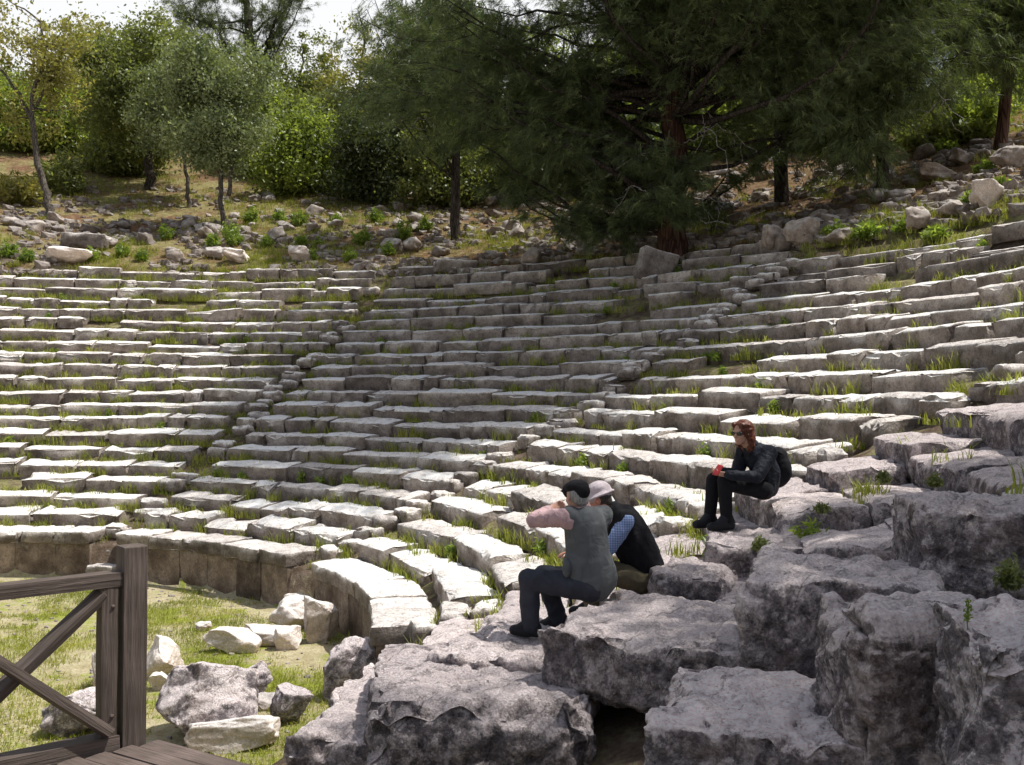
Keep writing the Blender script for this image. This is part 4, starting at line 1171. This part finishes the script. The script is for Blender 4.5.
# fallen branch and dry brush in the shade left of centre
Y = find_Y(430, 195, 34); p = gnd(430, Y); mb = MB(); rs2 = np.random.RandomState(8); s = Y / F
limb(mb, bent((-45 * s, 0, .2), (35 * s, .6, 20 * s), rs2, 9, .25), .10, .04, 6, 1)
for q in range(6):
    a = rs2.uniform(-30, 30) * s; limb(mb, bent((a, 0, .3), (a + rs2.normal() * .8, rs2.normal() * .5, rs2.uniform(.3, 1.3)), rs2, 5, .3), .035, .01, 4, q)
tag(mb.build('fallen_branch', TWIG, None, True, tuple(p)), 'bleached fallen branch lying in the shade left of centre', 'branch')
for k, (xp, yp, w_, h_, m_, lab) in enumerate([
    (15, 205, 26, 20, LEAF_BROWN, 'low brownish bush at the left edge under the slender tree'), (300, 165, 26, 16, DRYM, 'dry grey brown brush at the edge of the shade'),
    (250, 168, 18, 26, LEAF_BRIGHT, 'rounded bright bush right of the olive trees'), (210, 160, 20, 16, LEAF_MID, 'dark low bush between the olive trunks'),
    (400, 182, 40, 24, LEAF_DARK, 'dark undergrowth bush in deep shade left of centre'), (60, 195, 24, 30, LEAF_MID, 'green bush behind the slender tree trunk'),
    (110, 175, 30, 26, LEAF_MID, 'olive green bush behind the dark tree trunk'), (345, 168, 32, 34, LEAF_DARK, 'dark bush below the golden olive tree'),
    (930, 150, 34, 28, LEAF_MID, 'shaded bush above the right slope'), (975, 140, 30, 30, LEAF_BRIGHT, 'yellow green bush near the red trunk at the right edge'),
    (730, 150, 40, 30, LEAF_MID, 'green bush in the gap right of the big red trunk'), (560, 170, 46, 34, LEAF_DARK, 'dark bush behind the drooping pine boughs'), (825, 150, 40, 30, LEAF_DARK, 'dark bush between two pine trunks'), (640, 165, 36, 30, LEAF_MID, 'bush left of the big red trunk in the shade')]):
    Y = find_Y(xp, yp, 28); p = gnd(xp, Y); s = Y / F
    weed('bush', lab, p, w_ * s * 1.1, h_ * s * 1.5, 120, .085, m_, 300 + k, 'bushes on the slope', 'bush', 40)
# ------------------------------------------------------------------ people
def capsule(a, b, ra, rb, ns=14):
    a = np.array(a, float); b = np.array(b, float); d = b - a; L = np.linalg.norm(d)
    if L < 1e-6: d = np.array([0, 0, 1e-6]); L = 1e-6
    ax = d / L; pts = []; rr = []
    for t in np.linspace(-90, -10, 5): pts.append(a + ax * ra * math.sin(R(t))); rr.append(max(1e-4, ra * math.cos(R(t))))
    for t in (.2, .5, .8): pts.append(a + d * t); rr.append(ra + (rb - ra) * t)
    for t in np.linspace(10, 90, 5): pts.append(b + ax * rb * math.sin(R(t))); rr.append(max(1e-4, rb * math.cos(R(t))))
    return _ringmesh(np.array(pts), ax, rr, ns)
def _ringmesh(pts, ax, rr, ns):
    u = np.array([0, 0, 1.]) if abs(ax[2]) < .9 else np.array([1., 0, 0])
    e = np.cross(ax, u); e /= np.linalg.norm(e); f = np.cross(ax, e)
    V = []; Q = []
    for p, r in zip(pts, rr):
        for k in range(ns):
            t = 2 * math.pi * k / ns; V.append(p + (e * math.cos(t) + f * math.sin(t)) * r)
    n = len(pts)
    for i in range(n - 1):
        for k in range(ns):
            k2 = (k + 1) % ns; Q.append((i*ns+k, i*ns+k2, (i+1)*ns+k2, (i+1)*ns+k))
    V.append(pts[0]); V.append(pts[-1]); T = []
    for k in range(ns):
        k2 = (k + 1) % ns; T.append((n*ns, k2, k)); T.append((n*ns+1, (n-1)*ns+k, (n-1)*ns+k2))
    return np.array(V), np.array(Q), np.array(T)
def ellip(c, r, ax=None):
    """ellipsoid; ax: 3x3 rows = local axes in the world"""
    V, Q, T = capsule((0, 0, 0), (0, 0, 1e-7), 1, 1, 18)
    V = V * np.array(r)
    if ax is not None: V = V @ np.array(ax)
    return V + np.array(c), Q, T
def blob(name, prims, m, parent, voxel=.010, smooth=6, wr=0.0, wf=14.0, seed=0.0, origin=None, cut=None):
    mb = MB()
    for p in prims: mb.add(*p)
    me = mb.mesh(name, None)
    o = bpy.data.objects.new(name, me); COL.objects.link(o)
    md = o.modifiers.new('r', 'REMESH'); md.mode = 'VOXEL'; md.voxel_size = voxel; md.use_smooth_shade = True
    ms = o.modifiers.new('s', 'SMOOTH'); ms.iterations = smooth; ms.factor = .5
    dg = bpy.context.evaluated_depsgraph_get(); ev = o.evaluated_get(dg)
    me2 = bpy.data.meshes.new_from_object(ev); me2.name = name
    bpy.data.objects.remove(o); bpy.data.meshes.remove(me)
    if wr:
        n = len(me2.vertices); co_ = np.empty(n * 3, np.float32); me2.vertices.foreach_get('co', co_); co_ = co_.reshape(-1, 3)
        no = np.empty(n * 3, np.float32); me2.vertex_normals.foreach_get('vector', no); no = no.reshape(-1, 3)
        ds = np.array([noise.ridged_multi_fractal(Vector((p[0] * wf, p[1] * wf, p[2] * wf * .55)) + Vector((seed, 0, 0)), 1, 2, 3, .8, 2) for p in co_])
        co_ = co_ + no * ((ds - ds.mean()) * wr)[:, None]
        me2.vertices.foreach_set('co', co_.ravel().astype(np.float32)); me2.update()
    me2.polygons.foreach_set('use_smooth', np.ones(len(me2.polygons), bool))
    me2.materials.clear(); me2.materials.append(m)
    me2.transform(Matrix.Translation(-Vector(parent.location)))
    o = bpy.data.objects.new(name, me2); return link(o, parent)

def skin_mat(name, c):
    m, t = mat(name); tc = t('ShaderNodeTexCoord'); n = t('ShaderNodeTexNoise', {'Vector': (tc, 'Object'), 'Scale': 30.0, 'Detail': 3.0})
    col = t.mix(.5, c, t.ramp(n, [(.3, gray(.8)), (.7, gray(1.15))]), 'MULTIPLY')
    p = out_principled(t, col, .55, None, .35); p.inputs['Subsurface Weight'].default_value = .08; p.inputs['Subsurface Radius'].default_value = (.01, .004, .002)
    return m
SKIN = skin_mat('skin', (.52, .30, .22)); SKIN2 = skin_mat('ruddy_skin', (.50, .24, .17))
def hair_mat(name, c1, c2):
    m, t = mat(name); tc = t('ShaderNodeTexCoord'); mp = t('ShaderNodeMapping', {'Vector': (tc, 'Object'), 'Scale': (90, 90, 9)})
    n = t('ShaderNodeTexNoise', {'Vector': mp, 'Scale': 1.0, 'Detail': 4.0}); c = t.ramp(n, [(.3, c1), (.7, c2)])
    b = t('ShaderNodeBump', {'Height': n, 'Strength': .6, 'Distance': .006}); out_principled(t, c, .45, b, .4); return m
HAIR_RED = hair_mat('auburn_hair', (.05, .014, .007), (.19, .052, .024)); HAIR_GREY = hair_mat('grey_hair', (.16, .155, .15), (.42, .41, .40)); HAIR_DARK = hair_mat('dark_hair', (.02, .016, .013), (.075, .06, .05))
VEST_GREY = cloth_mat('grey_green_vest_cloth', (.105, .112, .118)); SHIRT_PINK = cloth_mat('faded_pink_shirt_cloth', (.47, .32, .33), .9, .7, 14); TROUSER_BLUE = cloth_mat('dark_slate_trouser_cloth', (.045, .048, .062))
BLACK = cloth_mat('black_cloth', (.012, .012, .015)); OLIVE = cloth_mat('olive_trouser_cloth', (.12, .10, .065)); NAVY = cloth_mat('dark_navy_jacket_cloth', (.016, .019, .028), .7, .9, 16); PALECAP = cloth_mat('pale_lilac_cap_cloth', (.55, .48, .50)); WHITE = cloth_mat('white_cloth', (.7, .7, .72))
SHOE = cloth_mat('dark_shoe_leather', (.02, .02, .024), .6, .2)
def plaid():
    m, t = mat('blue_plaid_cloth'); tc = t('ShaderNodeTexCoord')
    s = t('ShaderNodeSeparateXYZ', {0: (tc, 'Object')})
    def line(k, f):
        q = t.math('SINE', t.math('MULTIPLY', (s, k), f)); return t.ramp(t.math('ADD', t.math('MULTIPLY', q, .5), .5), [(.45, gray(0)), (.75, gray(1))])
    a = line(2, 330.0); b = line(0, 330.0)
    c = t.mix(t.math('MULTIPLY', t.math('ADD', a, b), .28), (.13, .21, .45), (.58, .66, .80))
    out_principled(t, c, .9, None, .1); return m
PLAID = plaid()
m_, t_ = mat('dark_lens'); out_principled(t_, (.006, .006, .008), .12, None, .6); LENS = m_
m_, t_ = mat('red_phone_shell'); out_principled(t_, (.42, .03, .03), .4, None, .5); RED = m_
m_, t_ = mat('black_plastic'); out_principled(t_, (.012, .012, .013), .4, None, .4); PLASTIC = m_

def axes(fd):
    f = np.array(fd, float); f /= np.linalg.norm(f); l = np.cross(np.array([0, 0, 1.]), f); l /= np.linalg.norm(l); u = np.cross(f, l)
    return np.array([f, l, u])
def head_prims(c, fd, s=1.0):
    A = axes(fd); c = np.array(c)
    W = lambda f, l, u: c + (np.array([f, l, u]) * s) @ A
    E = lambda p, r: ellip(W(*p), np.array(r) * s, A)
    P = [E((-.012, 0, .028), (.094, .074, .088)), E((.025, 0, -.03), (.064, .058, .085)), E((.045, 0, -.082), (.038, .040, .030)),
         capsule(W(.080, 0, .012), W(.102, 0, -.026), .009 * s, .015 * s), capsule(W(.078, .034, .022), W(.078, -.034, .022), .014 * s, .014 * s),
         E((.084, 0, -.058), (.012, .022, .007)), E((.080, 0, -.068), (.012, .020, .008))]
    for q in (1, -1):
        P += [E((-.005, q * .076, -.008), (.019, .010, .032)), E((.066, q * .032, -.004), (.018, .014, .011)), E((.058, q * .036, -.03), (.02, .02, .018))]
    return P, W, A
def hand_prims(wr_, d, palm, curl=.9, s=1.0, side=1):
    """wrist point, direction of the hand, direction the palm faces; five unequal, bent fingers"""
    d = np.array(d, float); d /= np.linalg.norm(d); p = np.array(palm, float); p -= (p @ d) * d; p /= np.linalg.norm(p); w = np.cross(d, p) * side
    wr_ = np.array(wr_); P = []
    ax = np.array([d, w, p])
    P.append(ellip(wr_ + d * .05 * s, np.array([.052, .040, .015]) * s, ax))
    for k, (off, L) in enumerate([(.030, .068), (.011, .078), (-.009, .073), (-.028, .056)]):
        a = wr_ + (d * .090 + w * off) * s; e = 0
        for q, (fr, rad_) in enumerate([(.45, .0092), (.32, .0085), (.26, .0075)]):
            e += curl * (.35 if q == 0 else .55); dd = d * math.cos(e) + p * math.sin(e)
            b = a + dd * L * fr * s; P.append(capsule(a, b, rad_ * s, rad_ * .93 * s, 8)); a = b
        P.append(capsule(wr_ + (d * .04 + w * off * .8) * s, wr_ + (d * .090 + w * off) * s, .010 * s, .0095 * s, 8))
    a = wr_ + (d * .025 + w * .030) * s
    b = a + (d * .035 + w * .030 + p * .02) * s; c = b + (d * .034 - w * .004 + p * .018) * s
    P += [capsule(a, b, .012 * s, .0105 * s, 8), capsule(b, c, .0105 * s, .008 * s, 8)]
    return P
def limbcaps(pts, rads):
    return [capsule(pts[k], pts[k + 1], rads[k], rads[k + 1]) for k in range(len(pts) - 1)]
def J(**kw): return {k: np.array(at(*v)) for k, v in kw.items()}

def body(root, j, face, hands, skin, s=1.0, g=0.0):
    for q in 'LR': j['toe' + q][2] = g + .034; j['toe' + q] = j['toe' + q] * .8 + np.array([j['an' + q][0], j['an' + q][1], g + .034]) * .2; j['an' + q][2] = max(j['an' + q][2], g + .085)
    P, W, A = head_prims(j['head'], face, s)
    P += [capsule(j['neck'], j['head'] - A[2] * .05 - A[0] * .02, .056, .052), capsule(j['chest'], j['neck'], .085, .058)]
    P += [capsule(j['pelvis'], j['waist'], .125, .115), capsule(j['waist'], j['chest'], .115, .125)]
    for q in 'LR':
        P += [capsule(j['chest'], j['sh' + q], .09, .055)]
        P += limbcaps([j['sh' + q], j['el' + q], j['wr' + q]], [.050, .039, .027])
        P += limbcaps([j['hip' + q], j['kn' + q], j['an' + q], j['toe' + q]], [.083, .058, .034, .018])
    for h in hands: P += hand_prims(*h)
    blob('body', P, skin, root, .0065, 4)
    return W, A
def shoes(root, j, ground_l, ground_r):
    for q, g in (('L', ground_l), ('R', ground_r)):
        a = j['an' + q].copy(); t = j['toe' + q].copy(); d = t - a; d[2] = 0; d /= np.linalg.norm(d)
        heel = a - d * .045
        h0 = np.array([heel[0], heel[1], g + .040]); h1 = np.array([t[0], t[1], g + .038]) + d * .015
        P = [capsule(a + np.array([0, 0, .02]), h0 + d * .13 + np.array([0, 0, .012]), .052, .044), capsule(h0, h1, .044, .040), capsule(h0 + (0, 0, .03), a + np.array([0, 0, .035]), .044, .054), capsule(h0 + d * .06, h1 - d * .01, .052, .044)]
        V = [(np.c_[v[:, :2], np.maximum(v[:, 2], g + .002)], q_, t_) for v, q_, t_ in P]
        blob('shoe', V, SHOE, root, .007, 3)

# --- man in the grey vest
j = J(pelvis=(592, 582, 7.52), waist=(589, 560, 7.5), chest=(586, 527, 7.5), neck=(582, 508, 7.52), head=(577, 496, 7.52),
      shL=(565, 517, 7.42), shR=(606, 513, 7.62), elL=(534, 520, 7.55), wrL=(551, 510, 7.78), elR=(596, 530, 7.92), wrR=(566, 512, 7.84),
      hipL=(590, 587, 7.43), hipR=(598, 585, 7.62), knL=(530, 579, 7.50), knR=(545, 575, 7.74), anL=(532, 626, 7.52), anR=(560, 623, 7.78), toeL=(514, 632, 7.58), toeR=(544, 628, 7.84))
root = empty('person', (j['pelvis'][0], j['pelvis'][1], -1.52)); tag(root, 'seated man in a grey vest and black cap, elbow raised, seen from behind', 'person', 'visitors sitting on the stones')
face = (-.55, .83, -.12)
W, A = body(root, j, face, [(j['wrL'], (.35, .55, .12), (.5, -.3, .3), 1.1, 1.0, 1), (j['wrR'], (-.1, .5, .15), (-.3, .3, .3), 1.1, 1.0, -1)], SKIN, g=-1.82)
blob('trousers', limbcaps([j['pelvis'], j['hipL'], j['knL'], j['anL']], [.135, .112, .082, .068]) + limbcaps([j['pelvis'], j['hipR'], j['knR'], j['anR']], [.135, .112, .082, .068]) + [capsule(j['pelvis'], j['waist'], .14, .135)], TROUSER_BLUE, root, .011, 4, .012, 9, 1)
blob('shirt', limbcaps([j['chest'] * .3 + j['shL'] * .7, j['shL'], j['elL'], j['wrL'] * .9 + j['elL'] * .1], [.085, .074, .060, .045]) + limbcaps([j['shR'] * .8 + j['elR'] * .2, j['elR'], j['wrR'] * .9 + j['elR'] * .1], [.070, .064, .05]) + [capsule(j['chest'], j['neck'], .10, .072)], SHIRT_PINK, root, .010, 3, .013, 13, 2)
f = axes(face)
wl = j['waist']; 
V = [capsule(j['pelvis'] + (0, 0, .05), wl, .198, .180), capsule(wl, j['chest'], .175, .165), capsule(j['chest'], j['neck'] - (0, 0, .035), .165, .085), capsule(j['chest'], j['shL'] * .8 + j['chest'] * .2 + (0, 0, .015), .14, .085), capsule(j['chest'], j['shR'] * .9 + j['chest'] * .1, .14, .080),
     capsule(j['pelvis'] + np.array([-.08, -.05, .02]), wl + np.array([-.07, -.05, 0]), .12, .12)]
blob('vest', V, VEST_GREY, root, .011, 4, .014, 7, 3)
blob('pocket', [ellip(j['waist'] + np.array([-.165, -.10, -.04]), (.035, .07, .075))], VEST_GREY, root, .009, 2, .004, 20)
blob('collar', [capsule(j['neck'] - (0, 0, .02), j['neck'] + (0, 0, .02), .072, .066)], SHIRT_PINK, root, .008, 2)
P = [ellip(W(-.028, 0, .012), (.080, .081, .075), A), ellip(W(-.06, 0, -.03), (.042, .066, .05), A)]
blob('hair', P, HAIR_GREY, root, .007, 3, .004, 40, 1)
P = [ellip(W(-.012, 0, .068), (.104, .088, .058), A), capsule(W(-.075, 0, .035), W(.06, 0, .045), .062, .068), ellip(W(.10, 0, .045), (.06, .065, .010), A)]
blob('cap', P, BLACK, root, .007, 4, .002, 20)
shoes(root, j, -1.815, -1.83)
# --- man in the black vest
j = J(pelvis=(645, 576, 8.32), waist=(641, 555, 8.30), chest=(624, 524, 8.26), neck=(609, 508, 8.22), head=(600, 499, 8.18),
      shL=(627, 522, 8.10), shR=(606, 516, 8.42), elL=(607, 552, 8.08), wrL=(586, 556, 8.28), elR=(590, 548, 8.50), wrR=(576, 552, 8.40),
      hipL=(643, 580, 8.22), hipR=(641, 578, 8.42), knL=(592, 568, 8.15), knR=(592, 566, 8.42), anL=(594, 612, 8.15), anR=(592, 610, 8.44), toeL=(574, 617, 8.16), toeR=(572, 615, 8.46))
root = empty('person', (j['pelvis'][0], j['pelvis'][1], -1.66)); tag(root, 'man in a black vest and blue plaid sleeves bending forward under a pale hat', 'person', 'visitors sitting on the stones')
face = (-.88, .25, -.40)
W, A = body(root, j, face, [(j['wrL'], (-.8, .3, 0), (0, .2, -1), .8, 1.0, 1), (j['wrR'], (-.8, -.2, 0), (0, -.2, -1), .8, 1.0, -1)], SKIN2, g=-1.86)
blob('trousers', limbcaps([j['pelvis'], j['hipL'], j['knL'], j['anL']], [.14, .115, .082, .066]) + limbcaps([j['pelvis'], j['hipR'], j['knR'], j['anR']], [.14, .115, .082, .066]) + [capsule(j['pelvis'], j['waist'], .14, .135)], OLIVE, root, .012, 5, .007, 12, 4)
blob('shirt', limbcaps([j['chest'] * .3 + j['shL'] * .7, j['shL'], j['elL'], j['wrL']], [.08, .070, .058, .045]) + limbcaps([j['shR'], j['elR'], j['wrR']], [.08, .07, .05]), PLAID, root, .010, 3, .012, 13, 5)
V = [capsule(j['pelvis'] + (0, 0, .05), j['waist'], .175, .175), capsule(j['waist'], j['chest'], .175, .165), capsule(j['chest'], j['neck'], .165, .082), capsule(j['chest'], j['shL'] * .72 + j['chest'] * .28 + (0, 0, .02), .15, .095), capsule(j['chest'], j['shR'], .14, .095)]
blob('vest', V, BLACK, root, .012, 4, .012, 8, 6)
blob('collar', [capsule(j['neck'] - A[0] * .01, j['neck'] - A[0] * .01 + A[2] * .055, .070, .062)], WHITE, root, .008, 2)
blob('hair', [ellip(W(-.03, 0, .005), (.076, .080, .072), A), ellip(W(-.055, 0, -.035), (.04, .062, .045), A)], HAIR_DARK, root, .007, 3, .004, 40, 2)
P = [ellip(W(-.015, 0, .080), (.102, .090, .068), A), capsule(W(-.045, 0, .052), W(.03, 0, .052), .082, .082)]
cr = []
for k in range(24):
    t = k / 24 * 2 * math.pi; t2 = (k + 1) / 24 * 2 * math.pi
    cr.append(capsule(W(-.01 + .125 * math.cos(t), .112 * math.sin(t), .026), W(-.01 + .125 * math.cos(t2), .112 * math.sin(t2), .026), .010, .010, 6))
    cr.append(capsule(W(-.01 + .10 * math.cos(t), .09 * math.sin(t), .036), W(-.01 + .10 * math.cos(t2), .09 * math.sin(t2), .036), .014, .014, 6))
blob('hat', P + cr, PALECAP, root, .006, 3, .002, 20)
shoes(root, j, -1.86, -1.86)

# --- red haired woman
j = J(pelvis=(764, 487, 9.56), waist=(766, 472, 9.53), chest=(760, 457, 9.50), neck=(751, 447, 9.47), head=(742, 433, 9.43),
      shL=(770, 453, 9.40), shR=(744, 451, 9.60), elL=(757, 477, 9.22), wrL=(729, 475, 9.22), elR=(737, 475, 9.60), wrR=(723, 472, 9.42),
      hipL=(763, 489, 9.46), hipR=(760, 488, 9.64), knL=(725, 481, 9.30), knR=(714, 480, 9.47), anL=(727, 519, 9.28), anR=(710, 518, 9.45), toeL=(709, 523, 9.20), toeR=(695, 521, 9.36))
root = empty('person', (j['pelvis'][0], j['pelvis'][1], -.99)); tag(root, 'red haired woman in dark clothes and sunglasses sitting on a shaded block', 'person', 'visitors sitting on the stones')
face = (-.76, -.62, -.08)
W, A = body(root, j, face, [(j['wrL'], (-.85, .3, .12), (.1, .6, .6), 1.1, .92, 1), (j['wrR'], (-.9, -.25, .1), (.1, -.6, .6), 1.1, .92, -1)], SKIN, .97, -1.245)
blob('trousers', limbcaps([j['pelvis'], j['hipL'], j['knL'], j['anL']], [.125, .103, .072, .055]) + limbcaps([j['pelvis'], j['hipR'], j['knR'], j['anR']], [.125, .103, .072, .055]), BLACK, root, .010, 5, .004, 14, 7)
V = [capsule(j['pelvis'] + (0, 0, .03), j['waist'], .150, .138), capsule(j['waist'], j['chest'], .138, .135), capsule(j['chest'], j['neck'] - A[2] * .015, .130, .070), capsule(j['chest'], j['shL'], .11, .078), capsule(j['chest'], j['shR'], .11, .078)]
V += limbcaps([j['shL'], j['elL'], j['wrL']], [.076, .062, .044]) + limbcaps([j['shR'], j['elR'], j['wrR']], [.076, .062, .044])
blob('jacket', V, NAVY, root, .010, 3, .013, 11, 8)
blob('collar', [capsule(j['neck'] - A[2] * .03 - A[0] * .02, j['neck'] + A[2] * .012 - A[0] * .02, .076, .068)], NAVY, root, .008, 2)
P = [ellip(W(-.030, 0, .030), (.104, .098, .100), A), ellip(W(-.065, 0, -.05), (.062, .098, .10), A), ellip(W(-.085, 0, -.13), (.05, .085, .07), A),
     capsule(W(-.02, .070, .03), W(-.045, .078, -.12), .034, .030), capsule(W(-.02, -.070, .03), W(-.045, -.078, -.12), .034, .030), capsule(W(.045, .045, .082), W(-.02, .07, .07), .03, .034), capsule(W(.045, -.045, .082), W(-.02, -.07, .07), .03, .034), ellip(W(-.06, .05, -.15), (.045, .04, .055), A)]
blob('hair', P, HAIR_RED, root, .006, 2, .010, 34, 3)
P = []
for q in (1, -1):
    P.append(ellip(W(.083, q * .036, .004), (.011, .031, .023), A)); P.append(capsule(W(.078, q * .062, .012), W(-.01, q * .080, .010), .004, .004, 6))
P.append(capsule(W(.094, .012, .010), W(.094, -.012, .010), .005, .005, 6))
blob('sunglasses', P, LENS, root, .004, 1)
shoes(root, j, -1.245, -1.245)
hp = j['wrL'] * .5 + j['wrR'] * .5 + A[0] * .115 + np.array([0, 0, .045])
P, Q = rounded(.065, .012, .115, (6, 3, 8), .005, 0, 1, 1)
o = obj('phone', mesh_np('phone', xf(P, (0, 0, -.055)), Q, RED), None, hp, (R(-35), R(10), math.atan2(A[0][1], A[0][0]) + math.pi / 2)); tag(o, 'red phone in the hands of the red haired woman', 'phone')
# her backpack
bp = (j['waist'] + j['chest']) / 2 - np.array([A[0][0], A[0][1], 0]) * .235 + np.array([0, 0, -.03])
broot = empty('backpack', bp); tag(broot, 'small black backpack worn on the red haired woman\'s back', 'backpack')
fa = np.array([[A[0][0], A[0][1], 0], [A[1][0], A[1][1], 0], [0, 0, 1]])
blob('bag', [capsule(bp + (0, 0, -.10), bp + (0, 0, .10), .105, .095), ellip(bp - fa[0] * .01 + (0, 0, -.03), (.10, .14, .17), fa)], BLACK, broot, .010, 3, .005, 14)
blob('pocket', [ellip(bp - fa[0] * .09 + (0, 0, -.07), (.04, .10, .075), fa)], BLACK, broot, .008, 2, .003, 20)
for q in (1, -1):
    s0 = bp + fa[0] * .06 + fa[1] * q * .09 + (0, 0, .13); s1 = (j['shL'] if q > 0 else j['shR']) * .75 + j['chest'] * .25 + (0, 0, .075); s2 = s1 + fa[0] * .09 + (0, 0, -.10)
    blob('strap', [capsule(s0, s1, .014, .014, 8), capsule(s1, s2, .014, .014, 8)], BLACK, broot, .006, 2)
# ------------------------------------------------------------------ light
SUN = Vector((0.44, 0.02, 0.90)).normalized()
w = bpy.data.worlds.new('World'); sc.world = w; w.use_nodes = True
nt = w.node_tree; nt.nodes.clear()
sky = nt.nodes.new('ShaderNodeTexSky'); sky.sky_type = 'NISHITA'; sky.sun_disc = False
elev = math.asin(SUN.z); azim = math.atan2(SUN.x, SUN.y)
sky.sun_elevation = elev; sky.sun_rotation = azim
sky.air_density = 1.0; sky.dust_density = 3.0; sky.ozone_density = 1.0
bg = nt.nodes.new('ShaderNodeBackground'); bg.inputs['Strength'].default_value = 0.11
wo = nt.nodes.new('ShaderNodeOutputWorld')
tcw = nt.nodes.new('ShaderNodeTexCoord')
cn = nt.nodes.new('ShaderNodeTexNoise'); cn.inputs['Scale'].default_value = 2.6; cn.inputs['Detail'].default_value = 6
crp = nt.nodes.new('ShaderNodeValToRGB'); crp.color_ramp.elements[0].position = .48; crp.color_ramp.elements[0].color = (.10, .10, .10, 1); crp.color_ramp.elements[1].position = .66; crp.color_ramp.elements[1].color = (.75, .75, .75, 1)
# white sky added behind the view only, keeping ambient light low; broken cloud elsewhere
dp = nt.nodes.new('ShaderNodeVectorMath'); dp.operation = 'DOT_PRODUCT'; dp.inputs[1].default_value = (-.22, .90, .37)
view_sky = nt.nodes.new('ShaderNodeMapRange'); view_sky.interpolation_type = 'SMOOTHSTEP'; view_sky.inputs[1].default_value = .80; view_sky.inputs[2].default_value = .93
mxm = nt.nodes.new('ShaderNodeMath'); mxm.operation = 'MAXIMUM'
mxw = nt.nodes.new('ShaderNodeMix'); mxw.data_type = 'RGBA'; mxw.inputs[7].default_value = (8.9, 9.0, 9.2, 1)
nt.links.new(tcw.outputs['Generated'], cn.inputs['Vector']); nt.links.new(cn.outputs[0], crp.inputs[0])
nt.links.new(tcw.outputs['Generated'], dp.inputs[0]); nt.links.new(dp.outputs['Value'], view_sky.inputs[0])
nt.links.new(crp.outputs[0], mxm.inputs[0]); nt.links.new(view_sky.outputs[0], mxm.inputs[1]); nt.links.new(mxm.outputs[0], mxw.inputs[0])
nt.links.new(sky.outputs[0], mxw.inputs[6]); nt.links.new(mxw.outputs[2], bg.inputs[0]); nt.links.new(bg.outputs[0], wo.inputs[0])
sl = bpy.data.lights.new('sun', 'SUN'); sl.energy = 5.0; sl.angle = R(0.53); sl.color = (1.0, 0.965, 0.90)
so = bpy.data.objects.new('sun', sl); link(so)
so.rotation_euler = SUN.to_track_quat('Z', 'Y').to_euler(); so.location = (20, 0, 40)
sc.view_settings.view_transform = 'Standard'; sc.view_settings.look = 'None'
sc.view_settings.exposure = 0; sc.view_settings.gamma = 1
sc.cycles.max_bounces = 6; sc.cycles.diffuse_bounces = 3; sc.cycles.transmission_bounces = 3; sc.cycles.glossy_bounces = 2
sc.cycles.use_denoising = True
bpy.context.view_layer.update()
